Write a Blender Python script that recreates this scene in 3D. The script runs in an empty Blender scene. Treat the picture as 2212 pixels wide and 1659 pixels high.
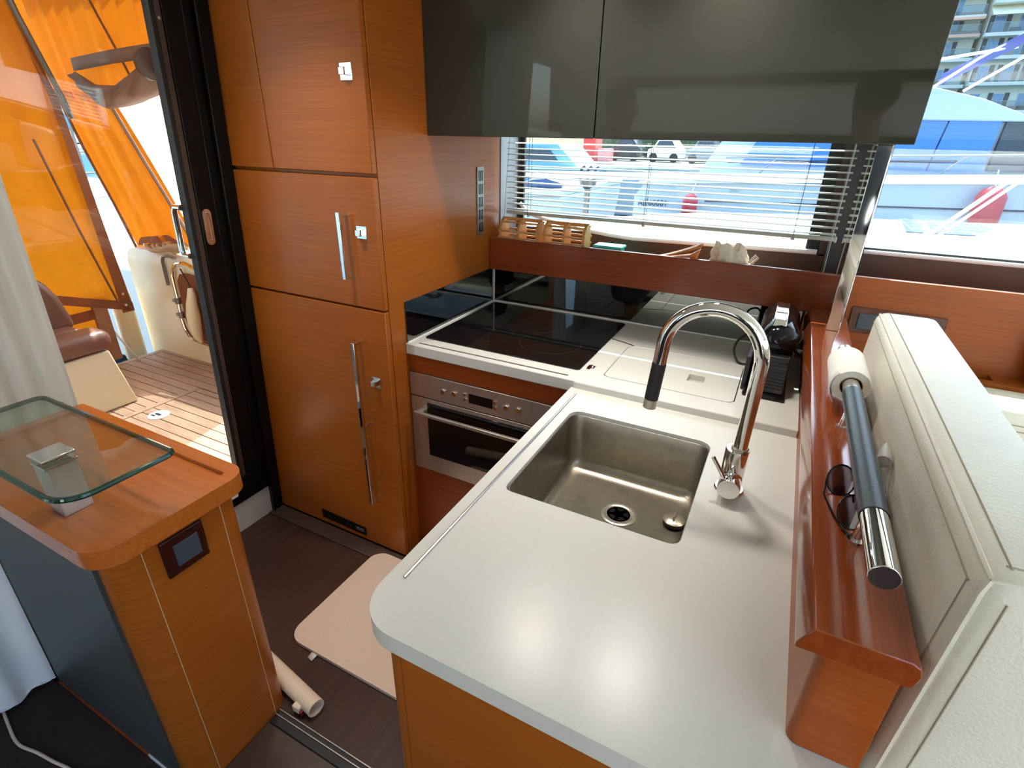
import bpy, bmesh, math, random
from mathutils import Vector, Matrix
from mathutils.geometry import tessellate_polygon
random.seed(7)
PI = math.pi
SC = bpy.context.scene
COL = SC.collection

# ------------------------------------------------------------------ camera, world, sun, exposure
cam_d = bpy.data.cameras.new('camera')
cam = bpy.data.objects.new('camera', cam_d)
COL.objects.link(cam)
cam_d.sensor_width = 36.0
cam_d.lens = 36.0 * 1131.97 / 2212.0
cam_d.clip_start = 0.02
cam_d.clip_end = 600
YAW, PITCH, ROLL = -0.466995455, 0.439218728, -0.0197056993
fw = Vector((math.sin(YAW) * math.cos(PITCH), math.cos(YAW) * math.cos(PITCH), -math.sin(PITCH)))
rt = Vector((math.cos(YAW), -math.sin(YAW), 0))
dn = fw.cross(rt)
r2 = rt * math.cos(ROLL) + dn * math.sin(ROLL)
d2 = dn * math.cos(ROLL) - rt * math.sin(ROLL)
M = Matrix((( r2.x, -d2.x, -fw.x), (r2.y, -d2.y, -fw.y), (r2.z, -d2.z, -fw.z))).to_4x4()
cam.matrix_world = Matrix.Translation((1.0624, -1.914, 1.55)) @ M
SC.camera = cam

SUN_DIR = Vector((-0.085, 0.40, 0.62)).normalized()
world = bpy.data.worlds.new('sky')
SC.world = world
world.use_nodes = True
wn = world.node_tree
wn.nodes.clear()
sky = wn.nodes.new('ShaderNodeTexSky')
sky.sky_type = 'NISHITA'
sky.sun_disc = False
sky.sun_elevation = math.asin(SUN_DIR.z)
sky.sun_rotation = math.atan2(SUN_DIR.x, SUN_DIR.y)
sky.air_density = 1.0
sky.dust_density = 3.0
sky.ozone_density = 0.2
bg = wn.nodes.new('ShaderNodeBackground')
bg.inputs['Strength'].default_value = 0.62
wo = wn.nodes.new('ShaderNodeOutputWorld')
wn.links.new(sky.outputs[0], bg.inputs[0])
wn.links.new(bg.outputs[0], wo.inputs[0])

sun_d = bpy.data.lights.new('sun', 'SUN')
sun_d.energy = 11.0
sun_d.angle = 0.009
sun_d.color = (1.0, 0.95, 0.86)
sun = bpy.data.objects.new('sun', sun_d)
COL.objects.link(sun)
sun.rotation_euler = SUN_DIR.to_track_quat('Z', 'Y').to_euler()

SC.view_settings.view_transform = 'Standard'
SC.view_settings.look = 'None'
SC.view_settings.gamma = 1.0
SC.view_settings.use_curve_mapping = False
SC.view_settings.exposure = 0.85
LAMP_POWER = 1.5
SC.cycles.max_bounces = 16
SC.cycles.diffuse_bounces = 8
SC.cycles.glossy_bounces = 8
SC.cycles.transparent_max_bounces = 24
SC.cycles.sample_clamp_indirect = 8
SC.cycles.use_denoising = True

# ------------------------------------------------------------------ materials
def srgb(r, g, b):
    f = lambda c: (c / 255 / 12.92) if c / 255 <= 0.04045 else ((c / 255 + 0.055) / 1.055) ** 2.4
    return (f(r), f(g), f(b), 1.0)

def new_mat(name):
    m = bpy.data.materials.new(name)
    m.use_nodes = True
    nt = m.node_tree
    b = nt.nodes.get('Principled BSDF')
    return m, nt, b

def plain(name, col, rough=0.5, metal=0.0, noise=0.0, nscale=30.0, bump=0.0, bscale=200.0, spec=0.5, coat=0.0, transl=0.0):
    m, nt, b = new_mat(name)
    b.inputs['Roughness'].default_value = rough
    b.inputs['Metallic'].default_value = metal
    b.inputs['Specular IOR Level'].default_value = spec
    b.inputs['Coat Weight'].default_value = coat
    tc = nt.nodes.new('ShaderNodeTexCoord')
    n = nt.nodes.new('ShaderNodeTexNoise')
    n.inputs['Scale'].default_value = nscale
    n.inputs['Detail'].default_value = 3
    nt.links.new(tc.outputs['Object'], n.inputs['Vector'])
    r = nt.nodes.new('ShaderNodeValToRGB')
    k = noise
    r.color_ramp.elements[0].position = 0.3
    r.color_ramp.elements[1].position = 0.7
    r.color_ramp.elements[0].color = (col[0] * (1 - k), col[1] * (1 - k), col[2] * (1 - k), 1)
    r.color_ramp.elements[1].color = (min(col[0] * (1 + k), 1), min(col[1] * (1 + k), 1), min(col[2] * (1 + k), 1), 1)
    nt.links.new(n.outputs['Fac'], r.inputs['Fac'])
    nt.links.new(r.outputs[0], b.inputs['Base Color'])
    if bump > 0:
        n2 = nt.nodes.new('ShaderNodeTexNoise')
        n2.inputs['Scale'].default_value = bscale
        n2.inputs['Detail'].default_value = 4
        nt.links.new(tc.outputs['Object'], n2.inputs['Vector'])
        bp = nt.nodes.new('ShaderNodeBump')
        bp.inputs['Strength'].default_value = bump
        bp.inputs['Distance'].default_value = 0.002
        nt.links.new(n2.outputs['Fac'], bp.inputs['Height'])
        nt.links.new(bp.outputs[0], b.inputs['Normal'])
    if transl > 0:
        t = nt.nodes.new('ShaderNodeBsdfTranslucent')
        nt.links.new(r.outputs[0], t.inputs['Color'])
        mx = nt.nodes.new('ShaderNodeMixShader')
        mx.inputs[0].default_value = transl
        out = nt.nodes.get('Material Output')
        nt.links.new(b.outputs[0], mx.inputs[1])
        nt.links.new(t.outputs[0], mx.inputs[2])
        nt.links.new(mx.outputs[0], out.inputs['Surface'])
    return m

def wood(name, ca, cb, sc=(1.5, 1.5, 90), rough=0.3, coat=0.0, bump=0.05, spec=0.32):
    """veneer: noise stretched along the grain; sc is the frequency along each object axis"""
    m, nt, b = new_mat(name)
    tc = nt.nodes.new('ShaderNodeTexCoord')
    mp = nt.nodes.new('ShaderNodeMapping')
    mp.inputs['Scale'].default_value = sc
    nt.links.new(tc.outputs['Object'], mp.inputs['Vector'])
    n = nt.nodes.new('ShaderNodeTexNoise')
    n.inputs['Scale'].default_value = 1.6
    n.inputs['Detail'].default_value = 6
    n.inputs['Roughness'].default_value = 0.7
    n.inputs['Distortion'].default_value = 0.4
    nt.links.new(mp.outputs[0], n.inputs['Vector'])
    n2 = nt.nodes.new('ShaderNodeTexNoise')
    n2.inputs['Scale'].default_value = 2.2
    n2.inputs['Detail'].default_value = 2
    nt.links.new(tc.outputs['Object'], n2.inputs['Vector'])
    mx = nt.nodes.new('ShaderNodeMix')
    mx.data_type = 'FLOAT'
    mx.inputs[0].default_value = 0.35
    nt.links.new(n.outputs['Fac'], mx.inputs[2])
    nt.links.new(n2.outputs['Fac'], mx.inputs[3])
    r = nt.nodes.new('ShaderNodeValToRGB')
    r.color_ramp.elements[0].position = 0.36
    r.color_ramp.elements[1].position = 0.66
    r.color_ramp.elements[0].color = cb
    r.color_ramp.elements[1].color = ca
    nt.links.new(mx.outputs[0], r.inputs['Fac'])
    nt.links.new(r.outputs[0], b.inputs['Base Color'])
    b.inputs['Roughness'].default_value = rough
    b.inputs['Specular IOR Level'].default_value = spec
    b.inputs['Coat Weight'].default_value = coat
    b.inputs['Coat Roughness'].default_value = 0.12
    bp = nt.nodes.new('ShaderNodeBump')
    bp.inputs['Strength'].default_value = bump
    bp.inputs['Distance'].default_value = 0.001
    nt.links.new(n.outputs['Fac'], bp.inputs['Height'])
    nt.links.new(bp.outputs[0], b.inputs['Normal'])
    return m

def pane_mat(name, tint, refl=1.0, haze=0.0, rough=0.0, hazecol=(0.8, 0.85, 0.9, 1)):
    """thin glass sheet: tinted see-through with a fresnel mirror on top"""
    m = bpy.data.materials.new(name)
    m.use_nodes = True
    nt = m.node_tree
    nt.nodes.clear()
    out = nt.nodes.new('ShaderNodeOutputMaterial')
    tr = nt.nodes.new('ShaderNodeBsdfTransparent')
    tr.inputs[0].default_value = tint
    gl = nt.nodes.new('ShaderNodeBsdfGlossy')
    gl.inputs['Roughness'].default_value = rough
    ge = nt.nodes.new('ShaderNodeNewGeometry')
    dt = nt.nodes.new('ShaderNodeVectorMath'); dt.operation = 'DOT_PRODUCT'
    nt.links.new(ge.outputs['Normal'], dt.inputs[0])
    nt.links.new(ge.outputs['Incoming'], dt.inputs[1])
    def mth(op, a, b=None):
        n_ = nt.nodes.new('ShaderNodeMath'); n_.operation = op
        for i_, v_ in enumerate((a, b)):
            if v_ is None: continue
            if isinstance(v_, (int, float)): n_.inputs[i_].default_value = v_
            else: nt.links.new(v_, n_.inputs[i_])
        return n_
    ab_ = mth('ABSOLUTE', dt.outputs['Value'])
    om = mth('SUBTRACT', 1.0, ab_.outputs[0])
    pw_ = mth('POWER', om.outputs[0], 5.0)
    m9 = mth('MULTIPLY', pw_.outputs[0], 0.95)
    ad = mth('ADD', m9.outputs[0], 0.04)
    mu = mth('MULTIPLY', ad.outputs[0], refl)
    mu.use_clamp = True
    mx = nt.nodes.new('ShaderNodeMixShader')
    nt.links.new(mu.outputs[0], mx.inputs[0])
    nt.links.new(tr.outputs[0], mx.inputs[1])
    nt.links.new(gl.outputs[0], mx.inputs[2])
    last = mx
    if haze > 0:
        t = nt.nodes.new('ShaderNodeBsdfTranslucent')
        t.inputs[0].default_value = hazecol
        m2 = nt.nodes.new('ShaderNodeMixShader')
        m2.inputs[0].default_value = haze
        nt.links.new(mx.outputs[0], m2.inputs[1])
        nt.links.new(t.outputs[0], m2.inputs[2])
        last = m2
    nt.links.new(last.outputs[0], out.inputs['Surface'])
    return m

W_A, W_B = srgb(172, 95, 30), srgb(146, 76, 20)
M = {}
M['wood'] = wood('cherry_veneer', W_A, W_B, (1.5, 1.5, 90))
M['wood_mid'] = wood('cherry_veneer_dark', srgb(166, 84, 30), srgb(140, 67, 22), (1.5, 40, 90))
M['wood_red'] = wood('mahogany_veneer', srgb(146, 68, 26), srgb(116, 50, 18), (1.5, 40, 90))
M['wood_ledge'] = wood('polished_mahogany', srgb(152, 70, 28), srgb(126, 54, 20), (60, 1.5, 40), rough=0.14, coat=0.8)
M['wood_fascia'] = wood('varnished_mahogany', srgb(146, 66, 24), srgb(118, 50, 17), (1.5, 40, 90), rough=0.3, coat=0.35)
M['wood_top'] = wood('polished_cherry', srgb(192, 108, 42), srgb(168, 88, 32), (1.5, 50, 50), rough=0.16, coat=0.7)
M['wood_pale'] = wood('beech', srgb(222, 168, 100), srgb(200, 140, 78), (30, 30, 4), rough=0.5, coat=0)
M['counter'] = plain('white_composite', srgb(206, 205, 198), 0.28, noise=0.015, nscale=180)
M['caulk'] = plain('white_caulk', srgb(225, 225, 222), 0.5)
M['cooktop'] = plain('black_ceran', (0.006, 0.006, 0.007, 1), 0.03, spec=0.5)
M['print_grey'] = plain('grey_print', srgb(46, 42, 42), 0.15)
M['mirror_dark'] = plain('smoked_mirror', (0.22, 0.225, 0.215, 1), 0.015, metal=1.0)
M['cab_black'] = plain('black_gloss_lacquer', (0.034, 0.034, 0.028, 1), 0.02, spec=0.55, coat=0.1)
M['black'] = plain('black_anodised', (0.004, 0.004, 0.004, 1), 0.35, spec=0.2)
M['black_soft'] = plain('black_rubber', (0.012, 0.012, 0.013, 1), 0.55)
M['charcoal'] = plain('charcoal_laminate', srgb(62, 64, 64), 0.45, noise=0.05)
M['steel'] = plain('brushed_steel', srgb(190, 182, 170), 0.32, metal=0.8, noise=0.05, nscale=90)
M['steel_dark'] = plain('sink_steel', srgb(168, 160, 146), 0.33, metal=1.0, noise=0.08, nscale=40)
M['rail_steel'] = plain('polished_strip', srgb(214, 216, 218), 0.22, metal=0.85)
M['satin'] = plain('satin_aluminium', srgb(206, 204, 206), 0.35, metal=0.6)
M['chrome'] = plain('chrome', srgb(228, 228, 226), 0.04, metal=1.0)
M['gunmetal'] = plain('grey_grille', srgb(128, 128, 126), 0.35, metal=0.8)
M['leather'] = plain('cream_leather', srgb(226, 222, 206), 0.42, noise=0.03, nscale=12, bump=0.45, bscale=260)
M['thread'] = plain('thread', srgb(168, 158, 136), 0.8)
M['floor'] = wood('wenge_floor', srgb(74, 50, 40), srgb(56, 36, 29), (40, 1.2, 10), rough=0.42, coat=0.05)
M['floor_step'] = plain('brown_step_laminate', srgb(70, 54, 42), 0.4, noise=0.08, nscale=60)
M['carpet'] = plain('dark_carpet', srgb(42, 30, 30), 0.95, noise=0.25, nscale=300, bump=1.0, bscale=350)
M['mat'] = plain('beige_mat_cloth', srgb(214, 190, 172), 0.9, noise=0.03, nscale=150, bump=0.3, bscale=500)
M['cream'] = plain('cream_plastic', srgb(226, 205, 180), 0.4)
M['red_plastic'] = plain('dark_red_plastic', srgb(110, 22, 26), 0.4)
M['white'] = plain('white_gelcoat', srgb(240, 240, 236), 0.3)
M['white_panel'] = plain('white_panel', srgb(205, 200, 196), 0.4)
M['headliner'] = plain('cream_headliner', srgb(235, 230, 218), 0.8)
M['grey_jamb'] = plain('grey_jamb', srgb(150, 155, 160), 0.5)
M['trim_brown'] = plain('brown_trim', srgb(72, 54, 44), 0.5)
M['slat'] = plain('slat_paint', srgb(184, 184, 172), 0.4)
M['cord'] = plain('cord', srgb(190, 185, 170), 0.8)
M['cord_dark'] = plain('cord_dark', srgb(80, 78, 72), 0.8)
M['gasket'] = plain('pale_gasket', srgb(220, 224, 228), 0.5)
M['pane'] = pane_mat('window_glass', (0.74, 0.82, 0.84, 1))
M['hatch_pane'] = pane_mat('hatch_glass', (0.92, 0.93, 0.93, 1))
M['door_pane'] = pane_mat('door_glass', (0.80, 0.83, 0.82, 1))
M['table_glass'] = pane_mat('shelf_glass', (0.80, 0.86, 0.80, 1), refl=1.6)
M['glass_edge'] = plain('glass_edge', srgb(20, 62, 50), 0.06)
M['vinyl'] = pane_mat('clear_vinyl', (0.9, 0.92, 0.95, 1), refl=1.0, haze=0.55, hazecol=(0.95, 0.97, 1.0, 1))
M['canvas'] = plain('orange_canvas', srgb(226, 134, 24), 0.85, noise=0.06, nscale=9, transl=0.42, spec=0.1)
M['canvas_side'] = plain('orange_canvas_side', srgb(214, 122, 20), 0.85, noise=0.06, nscale=9, transl=0.16, spec=0.1)
M['canvas_brown'] = plain('brown_binding', srgb(150, 96, 62), 0.8, noise=0.1, nscale=12, transl=0.3)
M['canvas_taupe'] = plain('taupe_canvas', srgb(150, 118, 96), 0.8, noise=0.1, nscale=12, transl=0.3)
M['curtain'] = plain('sheer_curtain', srgb(206, 206, 196), 0.9, noise=0.02, nscale=10, transl=0.3)
M['curtain_bright'] = plain('curtain_brightened', srgb(244, 246, 250), 0.9, noise=0.01, nscale=10)  # same curtain cloth, colour brightened to stand in for light on its shaded front
M['pleat'] = plain('pleated_cloth', srgb(214, 214, 200), 0.9, transl=0.6)
M['vinyl_brown'] = plain('brown_seat_vinyl', srgb(122, 84, 68), 0.4, noise=0.06, nscale=8, bump=0.1, bscale=60)
M['cream_gelcoat'] = plain('cream_gelcoat', srgb(242, 230, 196), 0.35)
M['teak'] = wood('teak', srgb(196, 166, 142), srgb(160, 130, 110), (3, 60, 60), rough=0.6, coat=0)
M['teak_caulk'] = plain('teak_caulk', srgb(70, 52, 44), 0.7)
M['rope'] = plain('tan_rope', srgb(190, 160, 120), 0.9, noise=0.15, nscale=150, bump=0.5, bscale=300)
M['paper'] = plain('tissue_paper', srgb(236, 234, 224), 0.9, noise=0.01, bump=0.4, bscale=220)
M['card'] = plain('cardboard', srgb(196, 170, 130), 0.8)
M['leather_black'] = plain('black_leather_grip', srgb(44, 48, 52), 0.38, bump=0.2, bscale=300)
M['lens'] = pane_mat('sunglass_lens', (0.55, 0.48, 0.46, 1), refl=6)
M['clear_plastic'] = pane_mat('clear_plastic', (0.86, 0.86, 0.86, 1), refl=1.2, haze=0.25)
M['milky'] = plain('milky_plastic', srgb(214, 214, 212), 0.35, transl=0.3)
M['brown_gloss'] = plain('brown_gloss_frame', srgb(50, 20, 16), 0.08)
M['brown_gloss2'] = plain('brown_gloss_panel', srgb(98, 62, 48), 0.08)
M['switch'] = plain('slate_switch', srgb(62, 70, 82), 0.4)
M['black_gloss'] = plain('black_gloss_plastic', (0.006, 0.006, 0.007, 1), 0.12, spec=0.3)
M['black_tex'] = plain('black_ribbed_plastic', (0.008, 0.008, 0.009, 1), 0.4, bump=0.6, bscale=160)
M['charcoal_rib'] = plain('charcoal_rib', (0.016, 0.016, 0.018, 1), 0.4)
M['label_white'] = plain('label_print', srgb(180, 178, 172), 0.5)
M['teal'] = plain('teal_plastic', srgb(60, 190, 165), 0.3)
M['orange_cloth'] = plain('tan_leather', srgb(214, 128, 58), 0.5)
M['bag'] = plain('crinkled_bag', srgb(238, 224, 200), 0.4, noise=0.05, bump=0.3, bscale=60)
M['yacht_white'] = plain('yacht_white', srgb(206, 216, 222), 0.25)
M['yacht_grey'] = plain('yacht_grey', srgb(160, 175, 180), 0.3)
M['blue_cover'] = plain('blue_cover', srgb(80, 142, 220), 0.5, noise=0.05, nscale=2)
M['dark_mesh'] = plain('dark_window_mesh', srgb(62, 74, 84), 0.5, noise=0.1, nscale=3)
M['navy'] = plain('navy_print', srgb(22, 44, 72), 0.5)
M['fender'] = plain('red_fender', srgb(214, 54, 66), 0.4)
M['fender_pink'] = plain('pink_fender', srgb(226, 150, 146), 0.4)
M['solar'] = plain('solar_film', srgb(58, 78, 112), 0.25, noise=0.08, nscale=20)
M['water'] = plain('harbour_water', srgb(40, 70, 82), 0.08, noise=0.2, nscale=1.5, bump=0.4, bscale=3)
M['stone'] = plain('quay_stone', srgb(196, 190, 178), 0.8, noise=0.08, nscale=2)
M['facade'] = plain('cream_render', srgb(222, 220, 208), 0.8, noise=0.03, nscale=0.6)
M['facade_sand'] = plain('sand_render', srgb(206, 186, 158), 0.8, noise=0.04, nscale=0.6)
M['shutter'] = plain('dark_shutter', srgb(66, 74, 82), 0.6)
M['win_blue'] = plain('blue_window_glass', srgb(96, 148, 190), 0.1)
M['tile'] = plain('terracotta_tile', srgb(226, 170, 138), 0.7)
M['awning_white'] = plain('cream_awning', srgb(244, 236, 214), 0.7)
M['rail_glass'] = pane_mat('balcony_glass', (0.7, 0.8, 0.85, 1), refl=1.0)
M['violet'] = plain('violet_canvas', srgb(96, 98, 160), 0.7)
M['green'] = plain('hedge_green', srgb(70, 88, 62), 0.9, noise=0.3, nscale=6)
M['car_grey'] = plain('car_grey', srgb(120, 126, 132), 0.2, metal=0.4)
M['car_dark'] = plain('car_dark', srgb(60, 62, 68), 0.2)
M['red_paint'] = plain('red_paint', srgb(216, 70, 62), 0.4)
M['teal_hull'] = plain('teal_hull', srgb(120, 178, 200), 0.25)
M['lamp'] = None
lm, lnt, lb = new_mat('lamp_lens')
lb.inputs['Emission Color'].default_value = (1, 0.9, 0.75, 1)
lb.inputs['Emission Strength'].default_value = 12
M['lamp'] = lm

# ------------------------------------------------------------------ mesh helpers
class MB:
    def __init__(s):
        s.bm = bmesh.new()
    def faces(s, verts, faces):
        vs = [s.bm.verts.new(v) for v in verts]
        for f in faces:
            try:
                s.bm.faces.new([vs[i] for i in f])
            except ValueError:
                pass
        return s
    def box(s, x0, x1, y0, y1, z0, z1):
        return s.faces([(x0, y0, z0), (x1, y0, z0), (x1, y1, z0), (x0, y1, z0), (x0, y0, z1), (x1, y0, z1), (x1, y1, z1), (x0, y1, z1)],
                       [(0, 3, 2, 1), (4, 5, 6, 7), (0, 1, 5, 4), (1, 2, 6, 5), (2, 3, 7, 6), (3, 0, 4, 7)])
    def hexa(s, v):
        return s.faces(v, [(0, 3, 2, 1), (4, 5, 6, 7), (0, 1, 5, 4), (1, 2, 6, 5), (2, 3, 7, 6), (3, 0, 4, 7)])
    def prism(s, poly, axis, a0, a1, a1poly=None):
        def P(p, a):
            if axis == 'x': return (a, p[0], p[1])
            if axis == 'y': return (p[0], a, p[1])
            return (p[0], p[1], a)
        n = len(poly)
        q = a1poly or poly
        vs = [P(p, a0) for p in poly] + [P(p, a1) for p in q]
        fs = [tuple(range(n)), tuple(reversed(range(n, 2 * n)))]
        fs += [(i, i + n, (i + 1) % n + n, (i + 1) % n) for i in range(n)]
        s.faces(vs, fs)
        return s
    def slab(s, outer, holes, z0, z1):
        loops = [outer] + holes
        flat = [p for l in loops for p in l]
        tris = tessellate_polygon([[Vector((p[0], p[1], 0)) for p in l] for l in loops])
        n = len(flat)
        vs = [(p[0], p[1], z0) for p in flat] + [(p[0], p[1], z1) for p in flat]
        fs = [t for t in tris] + [tuple(i + n for i in reversed(t)) for t in tris]
        k = 0
        for l in loops:
            m = len(l)
            for i in range(m):
                a, b = k + i, k + (i + 1) % m
                fs.append((a, b, b + n, a + n))
            k += m
        return s.faces(vs, fs)
    def tube(s, pts, r, seg=10, closed=False, cap=True):
        pts = [Vector(p) for p in pts]
        n = len(pts)
        rr = r if isinstance(r, (list, tuple)) else [r] * n
        rings = []
        up = None
        for i, p in enumerate(pts):
            if closed:
                t = (pts[(i + 1) % n] - pts[i - 1]).normalized()
            else:
                t = (pts[min(i + 1, n - 1)] - pts[max(i - 1, 0)]).normalized()
            if up is None:
                up = Vector((0, 0, 1)) if abs(t.z) < 0.9 else Vector((1, 0, 0))
            u = (up - t * up.dot(t))
            if u.length < 1e-5:
                u = t.orthogonal()
            u.normalize()
            up = u
            w = t.cross(u)
            rings.append([s.bm.verts.new(p + (u * math.cos(2 * PI * k / seg) + w * math.sin(2 * PI * k / seg)) * rr[i]) for k in range(seg)])
        for i in range(n if closed else n - 1):
            a, b = rings[i], rings[(i + 1) % n]
            for k in range(seg):
                s.bm.faces.new((a[k], a[(k + 1) % seg], b[(k + 1) % seg], b[k]))
        if cap and not closed:
            s.bm.faces.new(list(reversed(rings[0])))
            s.bm.faces.new(rings[-1])
        return s
    def cyl(s, p0, p1, r0, r1=None, seg=20):
        return s.tube([p0, p1], [r0, r0 if r1 is None else r1], seg)
    def lathe(s, prof, c, axis='z', seg=28):
        """prof: (radius, height) pairs"""
        rings = []
        for r, h in prof:
            ring = []
            for k in range(seg):
                a = 2 * PI * k / seg
                u, v = r * math.cos(a), r * math.sin(a)
                if axis == 'z': p = (c[0] + u, c[1] + v, c[2] + h)
                elif axis == 'y': p = (c[0] + u, c[1] + h, c[2] + v)
                else: p = (c[0] + h, c[1] + u, c[2] + v)
                ring.append(s.bm.verts.new(p))
            rings.append(ring)
        for i in range(len(rings) - 1):
            a, b = rings[i], rings[i + 1]
            for k in range(seg):
                s.bm.faces.new((a[k], a[(k + 1) % seg], b[(k + 1) % seg], b[k]))
        if prof[0][0] > 1e-6: s.bm.faces.new(list(reversed(rings[0])))
        if prof[-1][0] > 1e-6: s.bm.faces.new(rings[-1])
        return s
    def grid(s, fn, nu, nv):
        vs = [[s.bm.verts.new(fn(i / nu, j / nv)) for j in range(nv + 1)] for i in range(nu + 1)]
        for i in range(nu):
            for j in range(nv):
                s.bm.faces.new((vs[i][j], vs[i + 1][j], vs[i + 1][j + 1], vs[i][j + 1]))
        return s
    def loft(s, rings, cap0=True, cap1=True):
        R = [[s.bm.verts.new(p) for p in r] for r in rings]
        n = len(R[0])
        for a, b in zip(R, R[1:]):
            for k in range(n):
                s.bm.faces.new((a[k], a[(k + 1) % n], b[(k + 1) % n], b[k]))
        if cap0: s.bm.faces.new(list(reversed(R[0])))
        if cap1: s.bm.faces.new(R[-1])
        return s
    def ell(s, c, rx, ry, rz, nu=16, nv=10):
        rings = []
        for j in range(1, nv):
            t = PI * j / nv
            rings.append([(c[0] + rx * math.sin(t) * math.cos(2 * PI * k / nu), c[1] + ry * math.sin(t) * math.sin(2 * PI * k / nu), c[2] - rz * math.cos(t)) for k in range(nu)])
        return s.loft(rings)

def cr(pts, n=6):
    """Catmull-Rom curve through the points"""
    P_ = [Vector(p) for p in pts]
    P_ = [P_[0] * 2 - P_[1]] + P_ + [P_[-1] * 2 - P_[-2]]
    out = []
    for i in range(1, len(P_) - 2):
        a, b, c, d = P_[i - 1], P_[i], P_[i + 1], P_[i + 2]
        for k in range(n):
            t = k / n
            out.append(0.5 * ((2 * b) + (c - a) * t + (2 * a - 5 * b + 4 * c - d) * t * t + (3 * b - a - 3 * c + d) * t ** 3))
    out.append(P_[-2])
    return out

def rrect(x0, x1, y0, y1, r, n=6):
    """rounded rectangle, r = one radius or four (x0y0, x1y0, x1y1, x0y1)"""
    R = r if isinstance(r, (list, tuple)) else [r] * 4
    out = []
    for (cx, cy, a0, rr) in ((x0 + R[0], y0 + R[0], PI, R[0]), (x1 - R[1], y0 + R[1], 1.5 * PI, R[1]), (x1 - R[2], y1 - R[2], 0, R[2]), (x0 + R[3], y1 - R[3], 0.5 * PI, R[3])):
        if rr < 1e-5:
            out.append((cx, cy))
            continue
        for k in range(n + 1):
            a = a0 + 0.5 * PI * k / n
            out.append((cx + rr * math.cos(a), cy + rr * math.sin(a)))
    return out

def arc(c, r, a0, a1, n, plane='xz', y=0.0):
    out = []
    for k in range(n + 1):
        a = a0 + (a1 - a0) * k / n
        u, v = c[0] + r * math.cos(a), c[1] + r * math.sin(a)
        out.append((u, y, v) if plane == 'xz' else ((u, v, y) if plane == 'xy' else (y, u, v)))
    return out

OFF = {}
def obj(name, mb, mat, parent=None, bev=0.0, seg=2, smooth=35, solid=0.0, loc=None, sub=0):
    """one mesh object; vertices are given in world coordinates and moved to the origin of the thing"""
    bm = mb.bm
    bmesh.ops.recalc_face_normals(bm, faces=bm.faces)
    if parent is not None:
        o0 = OFF[parent]
    elif loc is not None:
        o0 = Vector(loc)
    else:
        lo = Vector((min(v.co.x for v in bm.verts), min(v.co.y for v in bm.verts), min(v.co.z for v in bm.verts)))
        hi = Vector((max(v.co.x for v in bm.verts), max(v.co.y for v in bm.verts), max(v.co.z for v in bm.verts)))
        o0 = Vector(((lo.x + hi.x) / 2, (lo.y + hi.y) / 2, lo.z))
    bmesh.ops.translate(bm, verts=bm.verts, vec=-o0)
    me = bpy.data.meshes.new(name)
    bm.to_mesh(me)
    bm.free()
    me.materials.append(mat)
    if smooth:
        me.polygons.foreach_set('use_smooth', [True] * len(me.polygons))
        me.set_sharp_from_angle(angle=math.radians(smooth))
    o = bpy.data.objects.new(name, me)
    COL.objects.link(o)
    OFF[o] = o0
    if parent is not None:
        o.parent = parent
    else:
        o.location = o0
    if sub:
        md = o.modifiers.new('smooth', 'SUBSURF'); md.levels = sub; md.render_levels = sub
    if solid:
        md = o.modifiers.new('thickness', 'SOLIDIFY'); md.thickness = solid; md.offset = 0
    if bev:
        md = o.modifiers.new('edge', 'BEVEL'); md.width = bev; md.segments = seg; md.limit_method = 'ANGLE'; md.angle_limit = math.radians(40)
    return o

def tag(o, label, cat, group=None):
    o['label'] = label
    o['category'] = cat
    if group: o['group'] = group
    return o

def thing(name, label, cat, loc, group=None):
    o = bpy.data.objects.new(name, None)
    COL.objects.link(o)
    o.empty_display_size = 0.05
    o.location = loc
    OFF[o] = Vector(loc)
    return tag(o, label, cat, group)

def struct(name, mb, mat, **k):
    o = obj(name, mb, mat, **k)
    o['kind'] = 'structure'
    return o

def sthing(name, loc):
    o = bpy.data.objects.new(name, None)
    COL.objects.link(o)
    o.location = loc
    OFF[o] = Vector(loc)
    o['kind'] = 'structure'
    return o

def dup(o, dx, parent):
    c = o.copy()
    COL.objects.link(c)
    c.parent = parent
    c.location = Vector(o.location) + Vector(dx)
    OFF[c] = OFF[o] + Vector(dx)
    return c

def dup_tree(root, dx, label):
    r = root.copy(); COL.objects.link(r); r.location = Vector(root.location) + Vector(dx); r['label'] = label
    for ch in list(root.children):
        c = ch.copy(); COL.objects.link(c); c.parent = r
        for g in ch.children:
            d = g.copy(); COL.objects.link(d); d.parent = c
    return r

def text_mesh(name, body, size, mat, mw, parent=None, depth=0.0005):
    """flat lettering as a mesh; mw places it in the world"""
    cu = bpy.data.curves.new(name, 'FONT')
    cu.body = body
    cu.size = size
    cu.extrude = depth
    t = bpy.data.objects.new(name, cu)
    COL.objects.link(t)
    dg = bpy.context.evaluated_depsgraph_get()
    me = bpy.data.meshes.new_from_object(t.evaluated_get(dg))
    bpy.data.objects.remove(t)
    me.transform(mw)
    o0 = OFF[parent] if parent else Vector((0, 0, 0))
    me.transform(Matrix.Translation(-o0))
    me.materials.clear()
    me.materials.append(mat)
    o = bpy.data.objects.new(name, me)
    COL.objects.link(o)
    OFF[o] = o0
    if parent: o.parent = parent
    return o

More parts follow.
